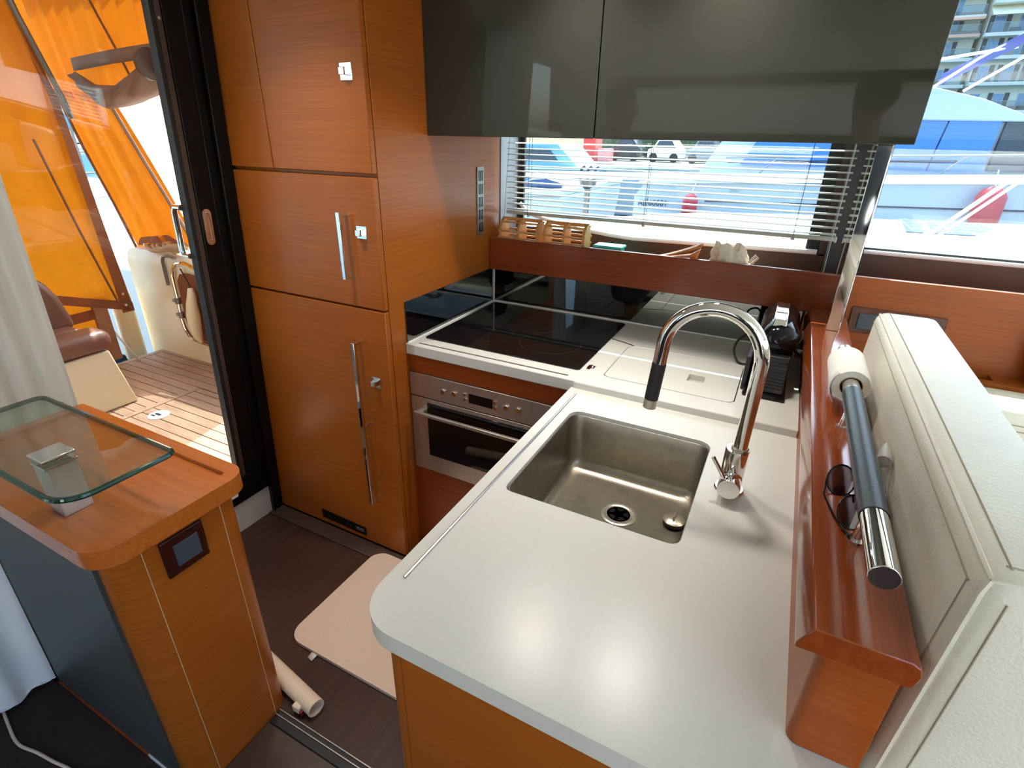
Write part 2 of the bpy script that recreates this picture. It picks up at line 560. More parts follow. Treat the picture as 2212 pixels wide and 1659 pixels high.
# ------------------------------------------------------------------ room shell
FZ = 0.05
struct('floor', MB().box(-0.76, 4.3, -4.3, 0.26, -0.02, FZ), M['floor'])
CEIL = 2.06
HX0, HX1, HY0, HY1 = 1.9, 4.1, -3.9, -1.75
struct('ceiling', MB().slab([(-0.62, -4.3), (4.3, -4.3), (4.3, 0.30), (-0.62, 0.30)], [[(HX0, HY0), (HX1, HY0), (HX1, HY1), (HX0, HY1)]], CEIL, CEIL + 0.05), M['headliner'])
w5 = sthing('added_hatch', (2.4, -1.9, CEIL + 0.05))  # unseen roof hatch, added to let in sun and sky as fill
obj('pane', MB().box(HX0 - 0.02, HX1 + 0.02, HY0 - 0.02, HY1 + 0.02, CEIL + 0.051, CEIL + 0.057), M['hatch_pane'], w5)
obj('frame', MB().slab(rrect(HX0 - 0.05, HX1 + 0.05, HY0 - 0.05, HY1 + 0.05, 0.05), [rrect(HX0 + 0.01, HX1 - 0.01, HY0 + 0.01, HY1 - 0.01, 0.05)], CEIL - 0.012, CEIL - 0.0005), M['white'], w5)
GY = 0.20   # window plane on the galley side
ws = MB()
ws.box(-0.7, 1.23, GY, GY + 0.06, FZ, 1.205)
ws.box(1.23, 4.3, GY, GY + 0.06, FZ, 1.228)
ws.box(1.17, 1.30, GY, GY + 0.06, 1.2, CEIL)
ws.box(-0.7, 1.17, GY, GY + 0.06, 1.92, CEIL)
ws.box(1.30, 4.3, GY, GY + 0.06, 1.99, CEIL)
ws.box(-0.7, 0.012, GY, GY + 0.06, 1.2, 1.92)
struct('wall_starboard', ws, M['trim_brown'])
struct('trim_1', MB().box(-0.02, 0.004, 0.052, GY, 1.13, 1.92), M['grey_jamb'])
struct('trim_2', MB().box(1.19, 1.275, 0.085, GY, 1.13, CEIL), M['black_soft'])
# galley windows
w1 = sthing('window_1', (0.59, GY, 1.205))
obj('pane', MB().box(0.012, 1.17, GY + 0.02, GY + 0.026, 1.2, 1.92), M['pane'], w1)
gk = [(0.02, GY - 0.006, 1.30), (0.06, GY - 0.006, 1.262), (0.16, GY - 0.006, 1.238), (0.30, GY - 0.006, 1.216), (0.42, GY - 0.006, 1.204), (0.52, GY - 0.006, 1.198)]
obj('gasket', MB().tube(gk + [(1.165, GY - 0.006, 1.212)], 0.009, 8), M['gasket'], w1)
obj('frit_band', MB().box(1.128, 1.17, GY + 0.008, GY + 0.016, 1.2, 1.92).box(0.012, 0.03, GY + 0.008, GY + 0.016, 1.2, 1.92), M['black_soft'], w1)
w2 = sthing('window_2', (2.8, GY, 1.228))
obj('pane', MB().box(1.30, 4.3, GY + 0.02, GY + 0.026, 1.2, 1.99), M['pane'], w2)
obj('gasket', MB().tube([(1.30, GY - 0.004, 1.228), (4.3, GY - 0.004, 1.228)], 0.007, 8), M['gasket'], w2)
fb = MB().box(1.30, 4.3, GY + 0.008, GY + 0.016, 1.228, 1.24)
obj('frit_band', fb, M['black_soft'], w2)

# port side and forward end of the saloon (behind the photographer)
wp = MB()
wp.box(-0.7, 4.3, -4.36, -4.30, FZ, 0.92).box(-0.7, 4.3, -4.36, -4.30, 1.52, 1.62).box(1.2, 1.3, -4.36, -4.30, 0.92, 1.52)
wp.box(-0.7, 4.3, -4.36, -4.30, 1.97, CEIL)
wp.box(3.0, 3.2, -4.36, -4.30, 1.62, 1.97)
struct('wall_port', wp, M['trim_brown'])
w3 = sthing('window_3', (1.8, -4.33, 1.12))
obj('pane', MB().box(-0.7, 4.3, -4.335, -4.33, 0.92, 1.97), M['hatch_pane'], w3)  # unseen lower half of this window added for extra side light
wf = MB()
wf.box(4.3, 4.36, -4.3, 0.26, FZ, 1.0).box(4.3, 4.36, -4.3, 0.26, 2.0, CEIL)
wf.box(4.3, 4.36, -2.1, -1.95, 1.0, 2.0)
struct('wall_forward', wf, M['white_panel'])
w4 = sthing('window_4', (4.33, -2.0, 1.15))
obj('pane', MB().box(4.33, 4.335, -4.3, 0.26, 1.0, 2.0), M['pane'], w4)

pst = thing('bounce_settee', 'unseen cream settee added behind the camera to bounce sunlight', 'settee', (2.2, -3.2, FZ))  # added out of view to bounce the hatch sun onto upright faces
obj('base', MB().box(1.78, 4.1, -4.1, -2.05, FZ, 0.42), M['leather'], pst, bev=0.03)
obj('cushion', MB().box(1.8, 4.08, -3.75, -2.03, 0.42, 0.55), M['leather'], pst, bev=0.04)
obj('backrest', MB().box(1.78, 4.1, -4.15, -3.78, 0.42, 0.95), M['leather'], pst, bev=0.05)

pb = thing('pleated_blind', 'cream pleated blind over the port side window behind the camera', 'blind', (1.1, -4.27, 1.62))
def pleat(u, v):
    k = 26
    f = v * k
    return (-0.65 + 3.6 * u, -4.27 + 0.012 * (abs((f % 2) - 1) - 0.5), 1.61 + 0.37 * v)
obj('cloth', MB().grid(pleat, 1, 52), M['pleat'], pb, smooth=0)

# raked aft bulkhead with the sliding door
def xb(z):
    return -0.70 + 0.0717 * (z - 0.03)
def rbox(mb, y0, y1, z0, z1, o0, o1):
    return mb.hexa([(xb(z0) + o0, y0, z0), (xb(z0) + o1, y0, z0), (xb(z0) + o1, y1, z0), (xb(z0) + o0, y1, z0),
                    (xb(z1) + o0, y0, z1), (xb(z1) + o1, y0, z1), (xb(z1) + o1, y1, z1), (xb(z1) + o0, y1, z1)])
d1 = sthing('door_1', (-0.7, -1.4, FZ))
jb = rbox(MB(), -0.742, -0.698, FZ, CEIL, -0.06, 0.022)
jb.tube([(xb(FZ) + 0.024, -0.742, FZ), (xb(CEIL) + 0.024, -0.742, CEIL)], 0.005, 8)
obj('jamb', jb, M['black'], d1, bev=0.003)
obj('light_gap_filler', rbox(MB(), -0.6985, -0.55, FZ, CEIL, -0.08, -0.004), M['black'], d1)  # added filler, stops light leaking between jamb and cabinet
st = rbox(MB(), -0.832, -0.744, 0.19, CEIL, -0.035, 0.010)
rbox(st, -0.777, -0.772, 0.19, CEIL, 0.0, 0.013)
obj('stile', st, M['black'], d1, bev=0.003)
obj('edge_strip', rbox(MB(), -0.848, -0.833, 0.30, CEIL, -0.03, 0.004), M['trim_brown'], d1)
obj('rubber_edge', rbox(MB(), -0.860, -0.849, 0.30, CEIL, -0.03, 0.0), M['black_soft'], d1)
obj('pane', rbox(MB(), -3.0, -0.85, 0.30, CEIL, -0.022, -0.014), M['door_pane'], d1)
obj('bottom_rail', rbox(MB(), -3.0, -0.744, 0.19, 0.302, -0.05, 0.012), M['black'], d1, bev=0.004)
obj('latch_plate', rbox(MB(), -0.955, -0.886, 0.232, 0.262, 0.012, 0.016), M['white'], d1, bev=0.002)
# flush pull: oval rim, sunken tray, two screws
zc = 1.272
def oval_pts(cy, cz, hw, hh, off, n=8):
    out = []
    for k in range(n + 1):
        a = PI * k / n
        out.append((xb(cz + hh) + off, cy + hw * math.cos(a), cz + hh + hw * math.sin(a)))
    for k in range(n + 1):
        a = PI + PI * k / n
        out.append((xb(cz - hh) + off, cy + hw * math.cos(a), cz - hh + hw * math.sin(a)))
    return out
pl = MB()
pl.loft([oval_pts(-0.810, zc, 0.0145, 0.042, 0.010), oval_pts(-0.810, zc, 0.0145, 0.042, 0.014), oval_pts(-0.810, zc, 0.0075, 0.036, 0.0145), oval_pts(-0.810, zc, 0.0065, 0.034, 0.0115)])
pu = obj('flush_pull', pl, M['chrome'], d1)
for dz in (-0.046, 0.046):
    obj('screw', MB().lathe([(0.003, 0), (0.003, 0.0012), (0, 0.0016)], (xb(zc + dz) + 0.0138, -0.810, zc + dz), 'x', 10), M['steel'], pu)
dh = [(xb(1.335) - 0.02, -0.868, 1.335), (xb(1.335) - 0.05, -0.868, 1.335), (xb(1.32) - 0.058, -0.868, 1.32), (xb(1.20) - 0.058, -0.868, 1.20), (xb(1.185) - 0.05, -0.868, 1.185), (xb(1.185) - 0.02, -0.868, 1.185)]
obj('outer_handle', MB().tube(dh, 0.009, 10), M['chrome'], d1)
obj('screw', MB().lathe([(0.004, 0), (0.004, 0.0012), (0, 0.002)], (xb(1.826) + 0.004, -0.841, 1.826), 'x', 10), M['steel'], d1)
struct('wall_aft', rbox(MB(), -3.0, -0.742, FZ, 0.19, -0.06, 0.004).box(-0.72, -0.60, -4.3, -3.0, FZ, CEIL).box(-0.70, -0.56, -4.3, -0.7, CEIL - 0.05, CEIL + 0.05), M['white_panel'])

# ------------------------------------------------------------------ tall fridge cabinet
fc = thing('tall_cabinet', 'tall cherry wood fridge cabinet beside the black sliding door frame', 'cabinet', (-0.34, -0.34, FZ))
obj('carcass', MB().prism([(-0.698, FZ), (0.0, FZ), (0.0, CEIL - 0.002), (-0.555, CEIL - 0.002)], 'y', -0.672, 0.05), M['wood'], fc, bev=0.002)
def rdoor(z0, z1, xr=-0.001, xl=None):
    a0 = (xb(z0) + 0.006) if xl is None else xl
    a1 = (xb(z1) + 0.006) if xl is None else xl
    return MB().prism([(a0, z0), (xr, z0), (xr, z1), (a1, z1)], 'y', -0.695, -0.674)
DOOR_Y = -0.695
low = obj('door', rdoor(0.062, 1.047), M['wood'], fc, bev=0.0025)
mid = obj('door', rdoor(1.054, 1.441), M['wood'], fc, bev=0.0025)
upr = obj('door', rdoor(1.451, CEIL - 0.006, xl=-0.390), M['wood'], fc, bev=0.0025)
upl = obj('door', rdoor(1.451, CEIL - 0.006, xr=-0.3935), M['wood'], fc, bev=0.0025)
def bar_handle(door, x, z0, z1, mids=()):
    h = MB().box(x - 0.0065, x + 0.0065, -0.731, -0.718, z0, z1)
    for z in (z0 + 0.008, z1 - 0.008) + tuple(mids):
        h.box(x - 0.006, x + 0.006, -0.72, -0.6935, z - 0.006, z + 0.006)
    return obj('handle', h, M['chrome'], door, bev=0.0012)
bar_handle(mid, -0.117, 1.146, 1.345)
bar_handle(low, -0.118, 0.292, 0.938, (0.62,))
def latch(door, x, z, w=0.019):
    l = MB().box(x - w, x + w, -0.6985, -0.6935, z - w, z + w)
    l.prism([(x - 0.009, z - 0.009), (x + 0.009, z - 0.009), (x + 0.009, z + 0.009), (x - 0.009, z + 0.009)], 'y', -0.716, -0.698)
    return obj('latch', l, M['chrome'], door, bev=0.0012)
latch(mid, -0.060, 1.288)
latch(low, -0.062, 0.797)
latch(upr, -0.058, 1.700, 0.021)
vl = obj('vent_plate', MB().prism([(-0.432, 0.090), (-0.196, 0.082), (-0.196, 0.121), (-0.432, 0.129)], 'y', -0.698, -0.694), M['black'], low)
for k, zz in enumerate((0.108, 0.099)):
    bb = MB()
    for i in range(6):
        x = -0.246 + i * 0.007
        bb.box(x, x + 0.0035 + 0.002 * ((i * 7 + k) % 2), -0.6986, -0.6979, zz, zz + 0.0035)
    obj('label_print', bb, M['label_white'], vl)
gr = MB().box(0.0, 0.004, -0.131, -0.083, 1.206, 1.451)
grl = obj('vent_grille', gr, M['gunmetal'], fc, bev=0.001)
for gz in range(5):
    z0 = 1.438 - gz * 0.046
    for gy in range(3):
        y0 = -0.122 + gy * 0.0115
        obj('slot', MB().box(0.0035, 0.0046, y0, y0 + 0.007, z0 - 0.036, z0), M['black'], grl)
obj('plinth', MB().prism([(-0.69, FZ), (0.0, FZ), (0.0, FZ + 0.010), (-0.69, FZ + 0.010)], 'y', -0.69, -0.668), M['black'], fc)
struct('trim_3', MB().box(-0.69, 0.0, -0.762, -0.697, FZ, FZ + 0.008), M['trim_brown'], bev=0.002)

# ------------------------------------------------------------------ upper black cabinet
uc = thing('wall_cabinet', 'long black gloss wall cabinet with two doors above the window blind', 'cabinet', (0.63, -0.2, 1.551))
obj('carcass', MB().box(0.003, 1.258, -0.408, 0.052, 1.553, CEIL - 0.002), M['cab_black'], uc)
cd1 = obj('door', MB().box(0.001, 0.5425, -0.427, -0.410, 1.5515, CEIL - 0.005), M['cab_black'], uc, bev=0.0015)
cd2 = obj('door', MB().box(0.5455, 1.264, -0.427, -0.410, 1.5515, CEIL - 0.005), M['cab_black'], uc, bev=0.0015)

# ------------------------------------------------------------------ hob counter, backsplash, fascia, shelf
LIP = -0.614
hc = thing('hob_worktop', 'white composite worktop holding the hob, one step above the sink worktop', 'countertop', (0.6, -0.3, 0.883))
lid_o = rrect(0.664, 1.030, -0.535, -0.245, 0.022)
lid_i = rrect(0.6665, 1.0275, -0.5325, -0.2475, 0.020)
cut = rrect(0.890, 0.9365, -0.444, -0.391, 0.004, 3)
pts_out = [(0.0, -0.607), (0.605, -0.607), (0.605, LIP), (1.1865, LIP), (1.1865, -0.001), (0.0, -0.001)]
obj('slab', MB().slab(pts_out, [lid_o], 0.883, 0.92), M['counter'], hc, bev=0.003)
obj('bin_lid', MB().slab(lid_i, [cut], 0.895, 0.9198), M['counter'], hc, bev=0.0008, seg=1)
obj('lid_recess', MB().box(0.882, 0.945, -0.452, -0.383, 0.889, 0.902), M['cord'], hc)
sl = MB().slab(rrect(0.038, 0.576, -0.586, -0.579, 0.0034, 3), [], 0.9199, 0.9206)
obj('drip_slot', sl, M['cord_dark'], hc)
obj('lid_seat', MB().box(0.655, 1.04, -0.545, -0.235, 0.884, 0.888), M['cord'], hc)

hob = thing('ceramic_hob', 'black ceramic glass hob set in the white worktop', 'hob', (0.306, -0.285, 0.92))
obj('glass_plate', MB().slab(rrect(0.026, 0.592, -0.534, -0.036, 0.012), [], 0.9195, 0.9235), M['cooktop'], hob, bev=0.001)
def ring(cx, cy, r, w, z):
    return MB().slab([(cx + r * math.cos(2 * PI * k / 64), cy + r * math.sin(2 * PI * k / 64)) for k in range(64)],
                     [[(cx + (r - w) * math.cos(2 * PI * k / 64), cy + (r - w) * math.sin(2 * PI * k / 64)) for k in range(64)]], z, z + 0.0002)
for cx, cy, r in ((0.425, -0.365, 0.105), (0.20, -0.385, 0.085), (0.19, -0.165, 0.10), (0.43, -0.145, 0.075)):
    obj('zone_ring', ring(cx, cy, r, 0.0018, 0.9235), M['print_grey'], hob)
tm = MB()
for k in range(5):
    tm.box(0.215 + k * 0.011, 0.223 + k * 0.011, -0.49, -0.4885, 0.9235, 0.9237)
obj('touch_marks', tm, M['print_grey'], hob)

cl = thing('worktop_clip', 'small chrome clip on the worktop edge right of the hob', 'clip', (0.612, -0.49, 0.92))
obj('plate', MB().box(0.604, 0.626, -0.502, -0.480, 0.9202, 0.9225), M['chrome'], cl, bev=0.0008)
obj('tongue', MB().box(0.607, 0.618, -0.516, -0.503, 0.9202, 0.9235).cyl((0.616, -0.488, 0.9225), (0.616, -0.488, 0.926), 0.004, seg=10), M['chrome'], cl)

bs = thing('backsplash', 'smoked mirror backsplash around the hob corner', 'backsplash', (0.6, -0.01, 0.92))
obj('back_panel', MB().box(0.006, 1.186, -0.006, -0.001, 0.9205, 1.09), M['mirror_dark'], bs)
obj('side_panel', MB().box(0.0005, 0.005, -0.600, -0.006, 0.9205, 1.0605), M['mirror_dark'], bs)
obj('corner_strip', MB().cyl((0.0075, -0.0085, 0.9205), (0.0075, -0.0085, 1.085), 0.003, seg=8), M['caulk'], bs)
obj('seal', MB().cyl((0.007, -0.6, 0.921), (0.007, -0.008, 0.921), 0.0035, seg=8).cyl((0.007, -0.008, 0.921), (1.19, -0.008, 0.921), 0.0035, seg=8), M['caulk'], bs)

fs = thing('shelf_fascia', 'red brown wood fascia board below the window shelf', 'fascia', (1.2, -0.03, 1.06))
obj('board', MB().box(0.002, 1.262, -0.036, -0.016, 1.060, 1.187), M['wood_fascia'], fs, bev=0.003)
obj('side_board', MB().box(1.264, 3.2, -0.036, -0.016, 0.94, 1.189), M['wood_mid'], fs, bev=0.002)
obj('shelf_board', MB().box(0.004, 3.2, -0.015, GY - 0.003, 1.112, 1.130), M['wood_red'], fs)

# switch panel right of the post
sp = thing('switch_panel', 'long brown gloss switch panel on the wood behind the sofa back', 'switch', (1.41, -0.036, 1.02))
obj('frame', MB().prism([(1.288, 1.020), (1.296, 1.018), (1.530, 1.024), (1.532, 1.030), (1.528, 1.097), (1.288, 1.100)], 'y', -0.044, -0.0355), M['brown_gloss2'], sp, bev=0.003)
for a, b in ((1.310, 1.400), (1.424, 1.516)):
    obj('rocker', MB().box(a, b, -0.0475, -0.0435, 1.034, 1.083), M['switch'], sp, bev=0.0015)

# ------------------------------------------------------------------ base units, oven
bu = thing('oven_cabinet', 'cherry wood base cabinet around the built in oven', 'cabinet', (0.3, -0.3, FZ))
obj('carcass', MB().box(0.002, 0.598, -0.560, -0.01, FZ, 0.882), M['wood_red'], bu)
obj('top_rail', MB().box(0.003, 0.597, -0.598, -0.562, 0.819, 0.8825), M['wood_red'], bu, bev=0.001)
obj('lower_panel', MB().box(0.003, 0.597, -0.598, -0.562, FZ + 0.03, 0.428), M['wood_red'], bu, bev=0.001)
obj('plinth', MB().box(0.003, 0.597, -0.575, -0.561, FZ, FZ + 0.03), M['black'], bu)
ov = thing('built_in_oven', 'stainless built in oven below the hob', 'oven', (0.3, -0.58, 0.43))
cp = obj('control_panel', MB().box(0.004, 0.596, -0.602, -0.562, 0.731, 0.817), M['steel'], ov, bev=0.0015)
obj('display', MB().box(0.243, 0.332, -0.6035, -0.6015, 0.755, 0.788), M['cooktop'], cp)
for kx, kz, kr in ((0.142, 0.772, 0.0095), (0.187, 0.774, 0.0095), (0.383, 0.773, 0.0095), (0.425, 0.774, 0.0095), (0.2285, 0.783, 0.006), (0.2285, 0.764, 0.006), (0.3425, 0.781, 0.006), (0.3425, 0.762, 0.006)):
    obj('knob', MB().lathe([(kr, 0.0), (kr, -0.004), (kr * 0.85, -0.006), (0, -0.006)], (kx, -0.602, kz), 'y', 16), M['chrome'], cp)
od = obj('door', MB().box(0.004, 0.596, -0.602, -0.562, 0.431, 0.727), M['steel'], ov, bev=0.0015)
obj('door_glass', MB().box(0.072, 0.528, -0.604, -0.601, 0.500, 0.712), M['cooktop'], od, bev=0.001)
hb = MB().box(0.040, 0.560, -0.640, -0.628, 0.676, 0.688)
hb.box(0.044, 0.068, -0.630, -0.600, 0.678, 0.686).box(0.532, 0.556, -0.630, -0.600, 0.678, 0.686)
obj('handle', hb, M['steel'], od, bev=0.002)

# ------------------------------------------------------------------ island with sink
IX0, IX1, IYF, IYB, IZ = 0.598, 1.262, -1.521, -0.610, 0.900
isl = thing('sink_worktop', 'large white composite worktop with the sink cut out', 'countertop', (0.93, -1.1, 0.866))
out = rrect(IX0, IX1, IYF, IYB, [0.075, 0.004, 0.004, 0.004], 10)
hole = rrect(0.6545, 1.0075, -1.136, -0.741, [0.018, 0.022, 0.030, 0.030], 6)
obj('slab', MB().slab(out, [hole], 0.866, IZ), M['counter'], isl, bev=0.004, seg=3)
obj('rail_strip', MB().cyl((0.6262, -1.423, 0.9006), (0.6262, -0.648, 0.9006), 0.0034, seg=10), M['rail_steel'], isl)
sink = thing('kitchen_sink', 'square stainless steel sink in the white worktop', 'sink', (0.83, -0.94, 0.735))
def sring(x0, x1, y0, y1, r, z):
    return [(p[0], p[1], z) for p in rrect(x0, x1, y0, y1, r, 6)]
SB = 0.735
rings = [sring(0.6552, 1.0068, -1.1353, -0.7417, 0.03, 0.8915), sring(0.6565, 1.0055, -1.134, -0.743, 0.03, 0.8915),
         sring(0.6575, 1.0045, -1.133, -0.744, 0.03, 0.8885), sring(0.660, 1.002, -1.130, -0.748, 0.032, SB + 0.028),
         sring(0.664, 0.998, -1.126, -0.752, 0.034, SB + 0.012), sring(0.674, 0.988, -1.116, -0.763, 0.036, SB + 0.003),
         sring(0.690, 0.972, -1.100, -0.780, 0.036, SB)]
bm = MB().loft(rings, cap0=False, cap1=True)
obj('basin', bm, M['steel_dark'], sink, smooth=60)
dr = obj('drain', MB().lathe([(0.043, 0.0012), (0.040, 0.003), (0.032, 0.0025), (0.028, -0.0005), (0.028, 0.0012), (0.0, 0.0012)], (0.842, -0.895, SB), 'z', 28), M['steel'], sink)
ds = MB()
for k in range(5):
    a = 2 * PI * k / 5 + 0.3
    q = []
    for j in range(7):
        t = a - 0.42 + 0.84 * j / 6
        q.append((0.842 + 0.024 * math.cos(t), -0.895 + 0.024 * math.sin(t)))
    for j in range(7):
        t = a + 0.30 - 0.60 * j / 6
        q.append((0.842 + 0.012 * math.cos(t), -0.895 + 0.012 * math.sin(t)))
    ds.slab(q, [], SB + 0.0013, SB + 0.0018)
obj('drain_slots', ds, M['black'], dr)
pg = thing('sink_plug', 'steel and black sink plug lying beside the drain', 'plug', (0.966, -0.868, SB))
obj('stopper', MB().lathe([(0.020, 0.001), (0.024, 0.004), (0.024, 0.010), (0.020, 0.012)], (0.966, -0.868, SB), 'z', 24), M['black_soft'], pg)
obj('cap', MB().lathe([(0.024, 0.012), (0.025, 0.014), (0.018, 0.0185), (0.006, 0.020), (0, 0.020)], (0.966, -0.868, SB), 'z', 24), M['steel'], pg)
obj('grip', MB().box(0.964, 0.968, -0.880, -0.858, SB + 0.018, SB + 0.031), M['steel'], pg, bev=0.001)

ib = thing('island_cabinet', 'cherry wood island cabinet with rounded corner under the sink worktop', 'cabinet', (0.93, -1.05, FZ))
cab = rrect(0.616, 1.255, -1.488, -0.62, [0.045, 0.002, 0.002, 0.002], 10)
obj('body', MB().slab(cab, [], FZ, 0.70).slab(cab, [rrect(0.636, 1.030, -1.158, -0.715, 0.01)], 0.70, 0.8645), M['wood'], ib)
obj('seam', MB().box(0.6605, 0.6618, -1.4886, -1.487, FZ, 0.866), M['wood_red'], ib)

# mixer tap
tp = thing('mixer_tap', 'tall arched chrome mixer tap behind the sink', 'tap', (1.066, -0.915, IZ))
tx, ty = 1.064, -0.912
obj('base_ring', MB().lathe([(0.0295, 0.0), (0.0295, 0.003), (0.027, 0.006), (0.0, 0.006)], (tx, ty, IZ), 'z'), M['chrome'], tp)
obj('body', MB().lathe([(0.0225, 0.005), (0.0225, 0.095), (0.021, 0.097), (0.0, 0.097)], (tx, ty, IZ), 'z'), M['chrome'], tp)
obj('mixer_barrel', MB().lathe([(0.0215, 0.02), (0.0215, -0.022), (0.0208, -0.023), (0.0208, -0.0242), (0.0215, -0.0252), (0.0215, -0.053), (0.0205, -0.0545), (0.0, -0.0545)], (tx, ty, IZ + 0.032), 'y'), M['chrome'], tp)
obj('lever', MB().cyl((1.060, -0.955, 0.935), (1.024, -0.945, 0.985), 0.0045, seg=12), M['chrome'], tp)
R_ = 0.0895
ctrx, ctrz = 0.9795, 1.182
pts = [(tx + 0.004, ty + 0.002, IZ + 0.095), (1.070, ty + 0.002, ctrz)]
pts += [(ctrx + R_ * math.cos(a), ty, ctrz + R_ * math.sin(a)) for a in [PI * k / 24 for k in range(1, 24)]]
pts += [(ctrx - R_, ty, ctrz), (ctrx - R_ - 0.002, ty, ctrz - 0.035)]
obj('spout', MB().tube(pts, 0.0135, 18), M['chrome'], tp)
obj('collar', MB().lathe([(0.0165, 0.0), (0.0165, 0.004), (0.0145, 0.006), (0.0, 0.006)], (tx + 0.004, ty + 0.002, IZ + 0.096), 'z'), M['steel'], tp)
e0 = Vector((ctrx - R_ - 0.002, ty, ctrz - 0.035))
e1 = e0 + Vector((-0.006, 0, -0.082))
e2 = e1 + Vector((-0.0015, 0, -0.020))
obj('grip_sleeve', MB().cyl(e0, e1, 0.0142, seg=18), M['black_soft'], tp)
obj('nozzle', MB().cyl(e1, e2, 0.0138, seg=18), M['steel'], tp)

# ------------------------------------------------------------------ wooden ledge with handrail
lg = thing('ledge', 'polished mahogany ledge between the sink worktop and the cream sofa', 'ledge', (1.22, -0.75, IZ))
body = rrect(1.187, 1.262, -1.413, -0.04, [0.014, 0.002, 0.002, 0.002], 5)
obj('upstand', MB().slab(body, [], IZ + 0.0005, 1.0535), M['wood_mid'], lg)
cap = [(1.163, 1.054), (1.163, 1.061), (1.174, 1.086), (1.178, 1.0875), (1.262, 1.0875), (1.270, 1.083), (1.273, 1.073), (1.270, 1.056), (1.264, 1.054)]
obj('cap', MB().prism(cap, 'y', -1.418, -0.088), M['wood_ledge'], lg, bev=0.0012, seg=1)
hr = thing('handrail', 'chrome and black leather handrail standing along the mahogany ledge', 'handrail', (1.2255, -1.0, 1.0875))
RX, RZ = 1.2255, 1.146
obj('grip', MB().cyl((RX, -1.268, RZ), (RX, -0.885, RZ), 0.0162, seg=24), M['leather_black'], hr)
obj('end_tube', MB().cyl((RX, -1.376, RZ), (RX, -1.266, RZ), 0.0152, seg=24), M['chrome'], hr, bev=0.001)
obj('bar', MB().cyl((RX, -0.886, RZ), (RX, -0.64, RZ), 0.0140, seg=24), M['steel'], hr)
for yy in (-1.24, -0.905):
    obj('bracket', MB().tube([(RX, yy, RZ - 0.008), (RX - 0.001, yy, 1.118), (RX - 0.003, yy, 1.0878)], [0.006, 0.006, 0.006], 14).lathe([(0.010, 0), (0.010, 0.003), (0, 0.003)], (RX - 0.003, yy, 1.0876)), M['chrome'], hr)
rl = thing('paper_roll', 'white paper roll threaded on the far end of the handrail', 'paper roll', (RX, -0.78, 1.10))
N = 40
def circ(r, y):
    return [(RX + 0.001 + r * math.cos(2 * PI * k / N), y, RZ - 0.003 + r * math.sin(2 * PI * k / N)) for k in range(N)]
obj('sheets', MB().loft([circ(0.0190, -0.842), circ(0.0310, -0.844), circ(0.0322, -0.840), circ(0.0322, -0.704), circ(0.0310, -0.700), circ(0.0190, -0.700), circ(0.0190, -0.842)], cap0=False, cap1=False), M['paper'], rl)
obj('core', MB().loft([circ(0.0180, -0.843), circ(0.0192, -0.843), circ(0.0192, -0.699), circ(0.0180, -0.699), circ(0.0180, -0.843)], cap0=False, cap1=False), M['card'], rl)
def loose(u, v):
    a_ = PI * (0.75 + 0.5 * v)
    if v < 0.5:
        return (RX + 0.001 + 0.0335 * math.cos(a_), -0.846 + 0.144 * u, RZ - 0.003 + 0.0335 * math.sin(a_))
    q = (v - 0.5) * 2
    return (RX - 0.0325 + 0.012 * q * q, -0.846 + 0.144 * u, RZ - 0.003 - 0.030 * q - 0.008 * q * (1 - u))
obj('loose_sheet', MB().grid(loose, 6, 16), M['paper'], rl, solid=0.001, smooth=80)

# chrome mullion post
po = thing('window_post', 'chrome clad post standing on the ledge below the black cabinet', 'post', (1.226, -0.18, 1.0875))
obj('sleeve', MB().box(1.2095, 1.2425, -0.300, -0.072, 1.0876, 1.5505), M['chrome'], po, bev=0.0015)
obj('edge_bead', MB().cyl((1.2412, -0.3008, 1.0876), (1.2412, -0.3008, 1.5505), 0.0016, seg=8), M['chrome'], po)

# sunglasses on the ledge
sg = thing('sunglasses', 'folded sunglasses lying on the ledge under the handrail', 'glasses', (1.215, -1.16, 1.0875))
def lens_ring(c, a, b, tilt, mat_r=0.0012):
    out = []
    for k in range(20):
        t = 2 * PI * k / 20
        u, v = a * math.cos(t), b * math.sin(t)
        out.append((c[0] + u * 0.92, c[1] + v * math.cos(tilt) + u * 0.25, c[2] + v * math.sin(tilt) + b * 0.9 * math.sin(tilt)))
    return out
for c in ((1.209, -1.118, 1.0885), (1.2195, -1.196, 1.0885)):
    rg = lens_ring(c, 0.020, 0.026, 0.55)
    f_ = obj('rim', MB().tube(rg, 0.0014, 8, closed=True), M['black_gloss'], sg)
    obj('lens', MB().loft([rg, [(p[0], p[1], p[2] + 0.0012) for p in rg]]), M['lens'], sg)
obj('bridge', MB().tube([(1.218, -1.146, 1.097), (1.222, -1.157, 1.101), (1.222, -1.168, 1.099)], 0.0014, 8), M['black_gloss'], sg)
obj('temple', MB().tube([(1.191, -1.118, 1.096), (1.1885, -1.15, 1.0895), (1.200, -1.20, 1.089), (1.214, -1.235, 1.089), (1.226, -1.25, 1.089)], 0.0015, 8), M['black_gloss'], sg)
obj('temple', MB().tube([(1.205, -1.222, 1.092), (1.216, -1.236, 1.0895), (1.232, -1.243, 1.089), (1.244, -1.235, 1.089)], 0.0015, 8), M['black_gloss'], sg)

